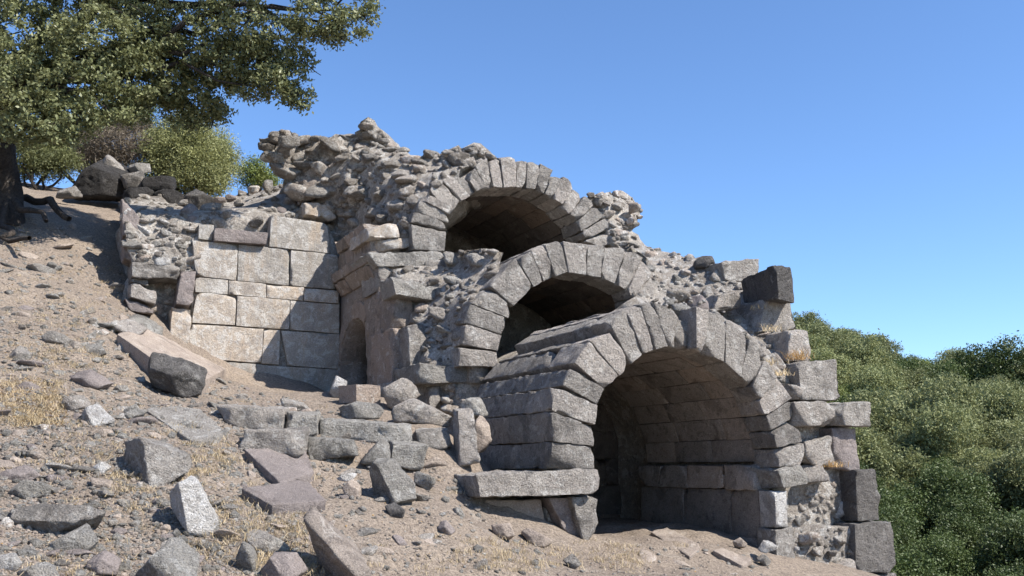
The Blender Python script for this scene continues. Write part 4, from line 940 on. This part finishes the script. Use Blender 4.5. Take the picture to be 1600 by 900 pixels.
# the oak at left: outline blobs (photo x, y, distance, radius in pixels)
OB = [(30,200,17.4,42),(90,200,17.4,34),(165,165,17.8,44),(205,120,18.2,60),(195,165,18.6,34),(285,175,19.2,30),(250,90,18.8,60),(340,150,19,40),(450,135,18.2,34),(380,90,18.5,50),(410,100,18.4,44),(40,60,18,80),(110,140,17.6,70),(40,150,17.5,70),(150,70,17.8,80),(60,190,17.4,40),(120,190,17.5,32),(10,110,18,80),(215,60,18.6,70),(260,130,19,55),(300,60,18.8,70),(310,160,19.2,36),(240,165,19.4,30),(350,100,18.6,50),(380,40,18.4,60),(430,125,18.2,36),(465,150,18.2,24),(395,135,18.4,30),(440,60,18.2,50),(500,30,18.0,46),(545,40,17.9,32),(470,95,18.2,26),(568,20,17.9,22),(335,185,19.2,18),(520,60,17.9,20),
      (60,-60,18,110),(200,-60,18.5,110),(340,-60,18.5,100),(470,-50,18.2,80),(560,-30,18,40),(120,-190,18.5,120),(280,-190,18.5,120),(420,-160,18.3,90),(-80,40,18,90),(-80,140,18,70),(-60,-100,18,120),(-160,60,19,100),(180,-10,19.5,60)]
blobs = []
for x, y, Y, r in OB:
    c = PY(x, y, Y); rr = r*Y/F; blobs.append((c, np.array([rr, rr*.95, rr*.85])))
C = clumps(blobs, Rt, 120, 46, .085, .55); V, Q = leaves(C, Rt, .095, .5)
tb = PY(8, 330, 19.6); tbase = np.array([tb[0] - .1, tb[1], Hq(np.array([tb[0]-.1]), np.array([tb[1]]))[0]])
oak = link('oak_tree', None, tbase); tag(oak, 'large oak with dark glossy leaves overhanging the upper left corner', 'tree')
add('crown', V, Q, None, M['oak'], oak, smooth=False)
fork = PY(-5, 170, 19.0); parts = [tube([tbase - UP*.3, tbase + UP*.05, tbase + UP*.5, (tbase+fork)/2, fork], [.62, .5, .38, .34, .3], 12, 2)]
for i, (c, r) in enumerate(blobs):
    mid = fork + (c - fork)*.45 + UP*.25*np.linalg.norm(c - fork)*.3
    if i % 3 == 0: parts.append(limb(fork, mid, .16, .07, 50+i)); parts.append(limb(mid, c, .07, .015, 80+i, bend=.2))
    for k in range(3): parts.append(limb(c, c + Rt.normal(size=3)*r*.6, .018, .006, 200+3*i+k, 5, .2))
parts.append(limb(fork, PY(180,-20,18.8), .15, .11, 6)); parts.append(limb(PY(180,-20,18.8), PY(420,20,18.4), .11, .05, 7)); parts.append(limb(PY(420,20,18.4), PY(540,35,18.0), .05, .012, 9))
V, Q = merge(parts); add('trunk', V, Q, None, M['bark'], oak)
for k, (a, b, r) in enumerate((((22,312,19.2),(72,346,18.6),.08),((10,318,19.0),(46,372,17.6),.07))):
    p, q = PY(*a), PY(*b); p = p.copy(); V, Q = limb(p, q, r, r*.6, 300+k, 8, .18); add('root', V, Q, None, M['bark'], oak)
V, Q = limb(PY(40,308,20.2), PY(108,342,19.2), .085, .06, 311, 8, .1)
tag(add('fallen_log', V, Q, None, M['bark']), 'dark fallen log lying near the oak roots', 'log')

def bush(name, label, blist, leafsize, mat, per, nleaf, spread, base, cat='bush', aspect=.3, stem=True, twig=None):
    bl = []
    for x, y, Y, r in blist:
        c = PY(x, y, Y); rr = r*Y/F; bl.append((c, np.array([rr, rr*.9, rr])))
    C = clumps(bl, Rt, per, nleaf, spread, .45); V, Q = leaves(C, Rt, leafsize, aspect, up=.6)
    B = PY(*base); o = link(name, None, B); tag(o, label, cat); add('crown', V, Q, None, M[mat], o, smooth=False)
    pr = []
    for i, (c, r) in enumerate(bl):
        pr.append(limb(B - UP*.3, c, .05, .012, 400+i, 6, .2))
        for k in range(4): pr.append(limb(c, c + Rt.normal(size=3)*r*.6, .012, .004, 430+4*i+k, 5, .2))
    V, Q = merge(pr); add('trunk', V, Q, None, M[twig or 'bark'], o); return o
bush('olive_bush', 'pale sunlit olive bush behind the dark rock ledge', [(270,240,26,44),(310,265,25.5,42),(340,255,26,34),(285,205,26.5,34),(255,280,26,34),(330,285,25.5,26),(300,225,26,40),(250,225,26.5,26)], .09, 'olive', 620, 30, .11, (295,305,26))
bush('olive_bush', 'paler olive bush just behind and right of the sunlit one', [(345,215,29,22),(352,240,29,20),(340,235,29,24)], .08, 'olive', 300, 22, .12, (345,290,29))
bush('dry_bush', 'brown leafless brush behind the black rock', [(180,225,26,34),(210,210,26.5,34),(150,225,26,28),(225,235,26,28),(130,245,26,24),(200,250,26,30)], .11, 'brown_twig', 520, 26, .12, (190,300,26), aspect=.14, twig='brown_twig')
bush('green_bush', 'small bright green bush left of the rubble crest', [(388,275,30,20),(410,280,30,20),(400,262,30,16),(425,285,30,14)], .09, 'hill_green', 560, 26, .12, (400,310,30))
bush('dark_bush', 'dark green bush behind the oak trunk', [(55,245,25,28),(85,235,25.5,28),(40,225,25,24),(75,262,25,22),(105,255,25,22),(35,262,25,20)], .09, 'hill_olive', 560, 26, .12, (65,290,25))
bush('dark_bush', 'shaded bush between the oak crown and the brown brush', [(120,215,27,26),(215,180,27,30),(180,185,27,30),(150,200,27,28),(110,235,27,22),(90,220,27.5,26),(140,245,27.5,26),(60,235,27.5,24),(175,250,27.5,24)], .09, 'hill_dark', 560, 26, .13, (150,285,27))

# hillside trees at right: a few crowns shared by many individuals
def tree_kind(seed, nb, leafsize, per, nleaf, spread, tall=1.):
    R = np.random.default_rng(seed); bl = []
    for _ in range(nb):
        a = R.uniform(0, 6.28); rad = R.uniform(0, .62); z = R.uniform(.25, 1.0) * tall
        bl.append((np.array([math.cos(a)*rad, math.sin(a)*rad, z]), np.array([1, 1, .85])*R.uniform(.26, .46)))
    C = clumps(bl, R, per, nleaf, spread, .5); V, Q = leaves(C, R, leafsize, .5, up=.6); return V, Q, bl
KM = []
for k, (mat, ls, tall) in enumerate((('hill_olive', .05, 1.), ('hill_olive', .05, 1.15), ('hill_green', .052, .9), ('hill_dark', .045, 1.05), ('hill_dark', .047, .95))):
    V, Q, bl = tree_kind(60+k, 14, ls, 1100, 24, .055, tall); me = mesh_np('crown', V, Q, None, False); me.materials.append(M[mat])
    V, Q = merge([tube([(0,0,-.5),(0,0,.1),(.02,0,.4)], [.06,.05,.04], 7, k)] + [limb((.02,0,.3), b[0], .03, .008, 500+20*k+i, 5) for i, b in enumerate(bl)])
    mt = mesh_np('trunk', V, Q); mt.materials.append(M['bark']); KM.append((me, mt))
KL = ['grey green olive tree in the wood on the hillside', 'grey green olive tree in the wood on the hillside', 'yellowish green tree in the wood on the hillside', 'dark green oak in the wood on the hillside', 'dark green oak in the wood on the hillside']
KG = ['olive trees on the hillside', 'olive trees on the hillside', 'yellowish trees on the hillside', 'dark oaks on the hillside', 'dark oaks on the hillside']
def plant(kind, X, Y, R_, label=None, group=None, name=None, z=None):
    z = height(np.array([X]), np.array([Y]))[0] if z is None else z
    o = link(name or ('oak_tree' if kind > 2 else 'olive_tree' if kind < 2 else 'green_tree'), None, (X, Y, z)); o.scale = (R_*random.uniform(.9, 1.15), R_*random.uniform(.9, 1.15), R_*random.uniform(.9, 1.2)); o.rotation_euler = (0, 0, random.uniform(0, 6.28))
    for nm, me in (('crown', KM[kind][0]), ('trunk', KM[kind][1])):
        c = bpy.data.objects.new(nm, me); sc.collection.objects.link(c); c.parent = o
    tag(o, label or KL[kind], 'tree', group or (KG[kind] if label is None else None))
    return o
pts = []; tries = 0
Rh = random.Random(9)
while tries < 14000 and len(pts) < 330:
    tries += 1; Y = Rh.uniform(40, 128) ; a = Rh.uniform(.24, .76); X = a*Y
    if a < .30 and Y < 60: continue
    if any((X-p[0])**2 + (Y-p[1])**2 < (3.1 + .004*Y)**2 for p in pts): continue
    pts.append((X, Y))
for X, Y in pts:
    a = X/Y; dk = Rh.random()
    kind = (3 if dk < .5 else 4) if Y < 57 else (3 if dk < .2 else 4 if dk < .35 else 0) if Y < 70 else (0 if dk < .34 else 1 if dk < .64 else 2 if dk < .86 else 3)
    plant(kind, X, Y, Rh.uniform(2.6, 3.6) if Y < 60 else Rh.uniform(2.8, 5.0))
for (x, y, Y, R_, kind, lab) in ((1455,900,34,3.3,3,'large dark oak right of the pier, its crown nearest the camera'),(1570,915,36,3.0,4,'dark oak at the right edge, lowest in the picture'),(1400,800,42,2.8,3,'dark oak close behind the pier at mid height'),(1490,700,64,3.6,0,'broad grey green olive tree in the middle of the hillside, nearest of the olives'),(1578,560,100,6.4,3,'dark oak standing above the others on the skyline at the right edge')):
    P = PY(x, y, Y); plant(kind, P[0], P[1], R_, lab)
bpy.context.view_layer.update()
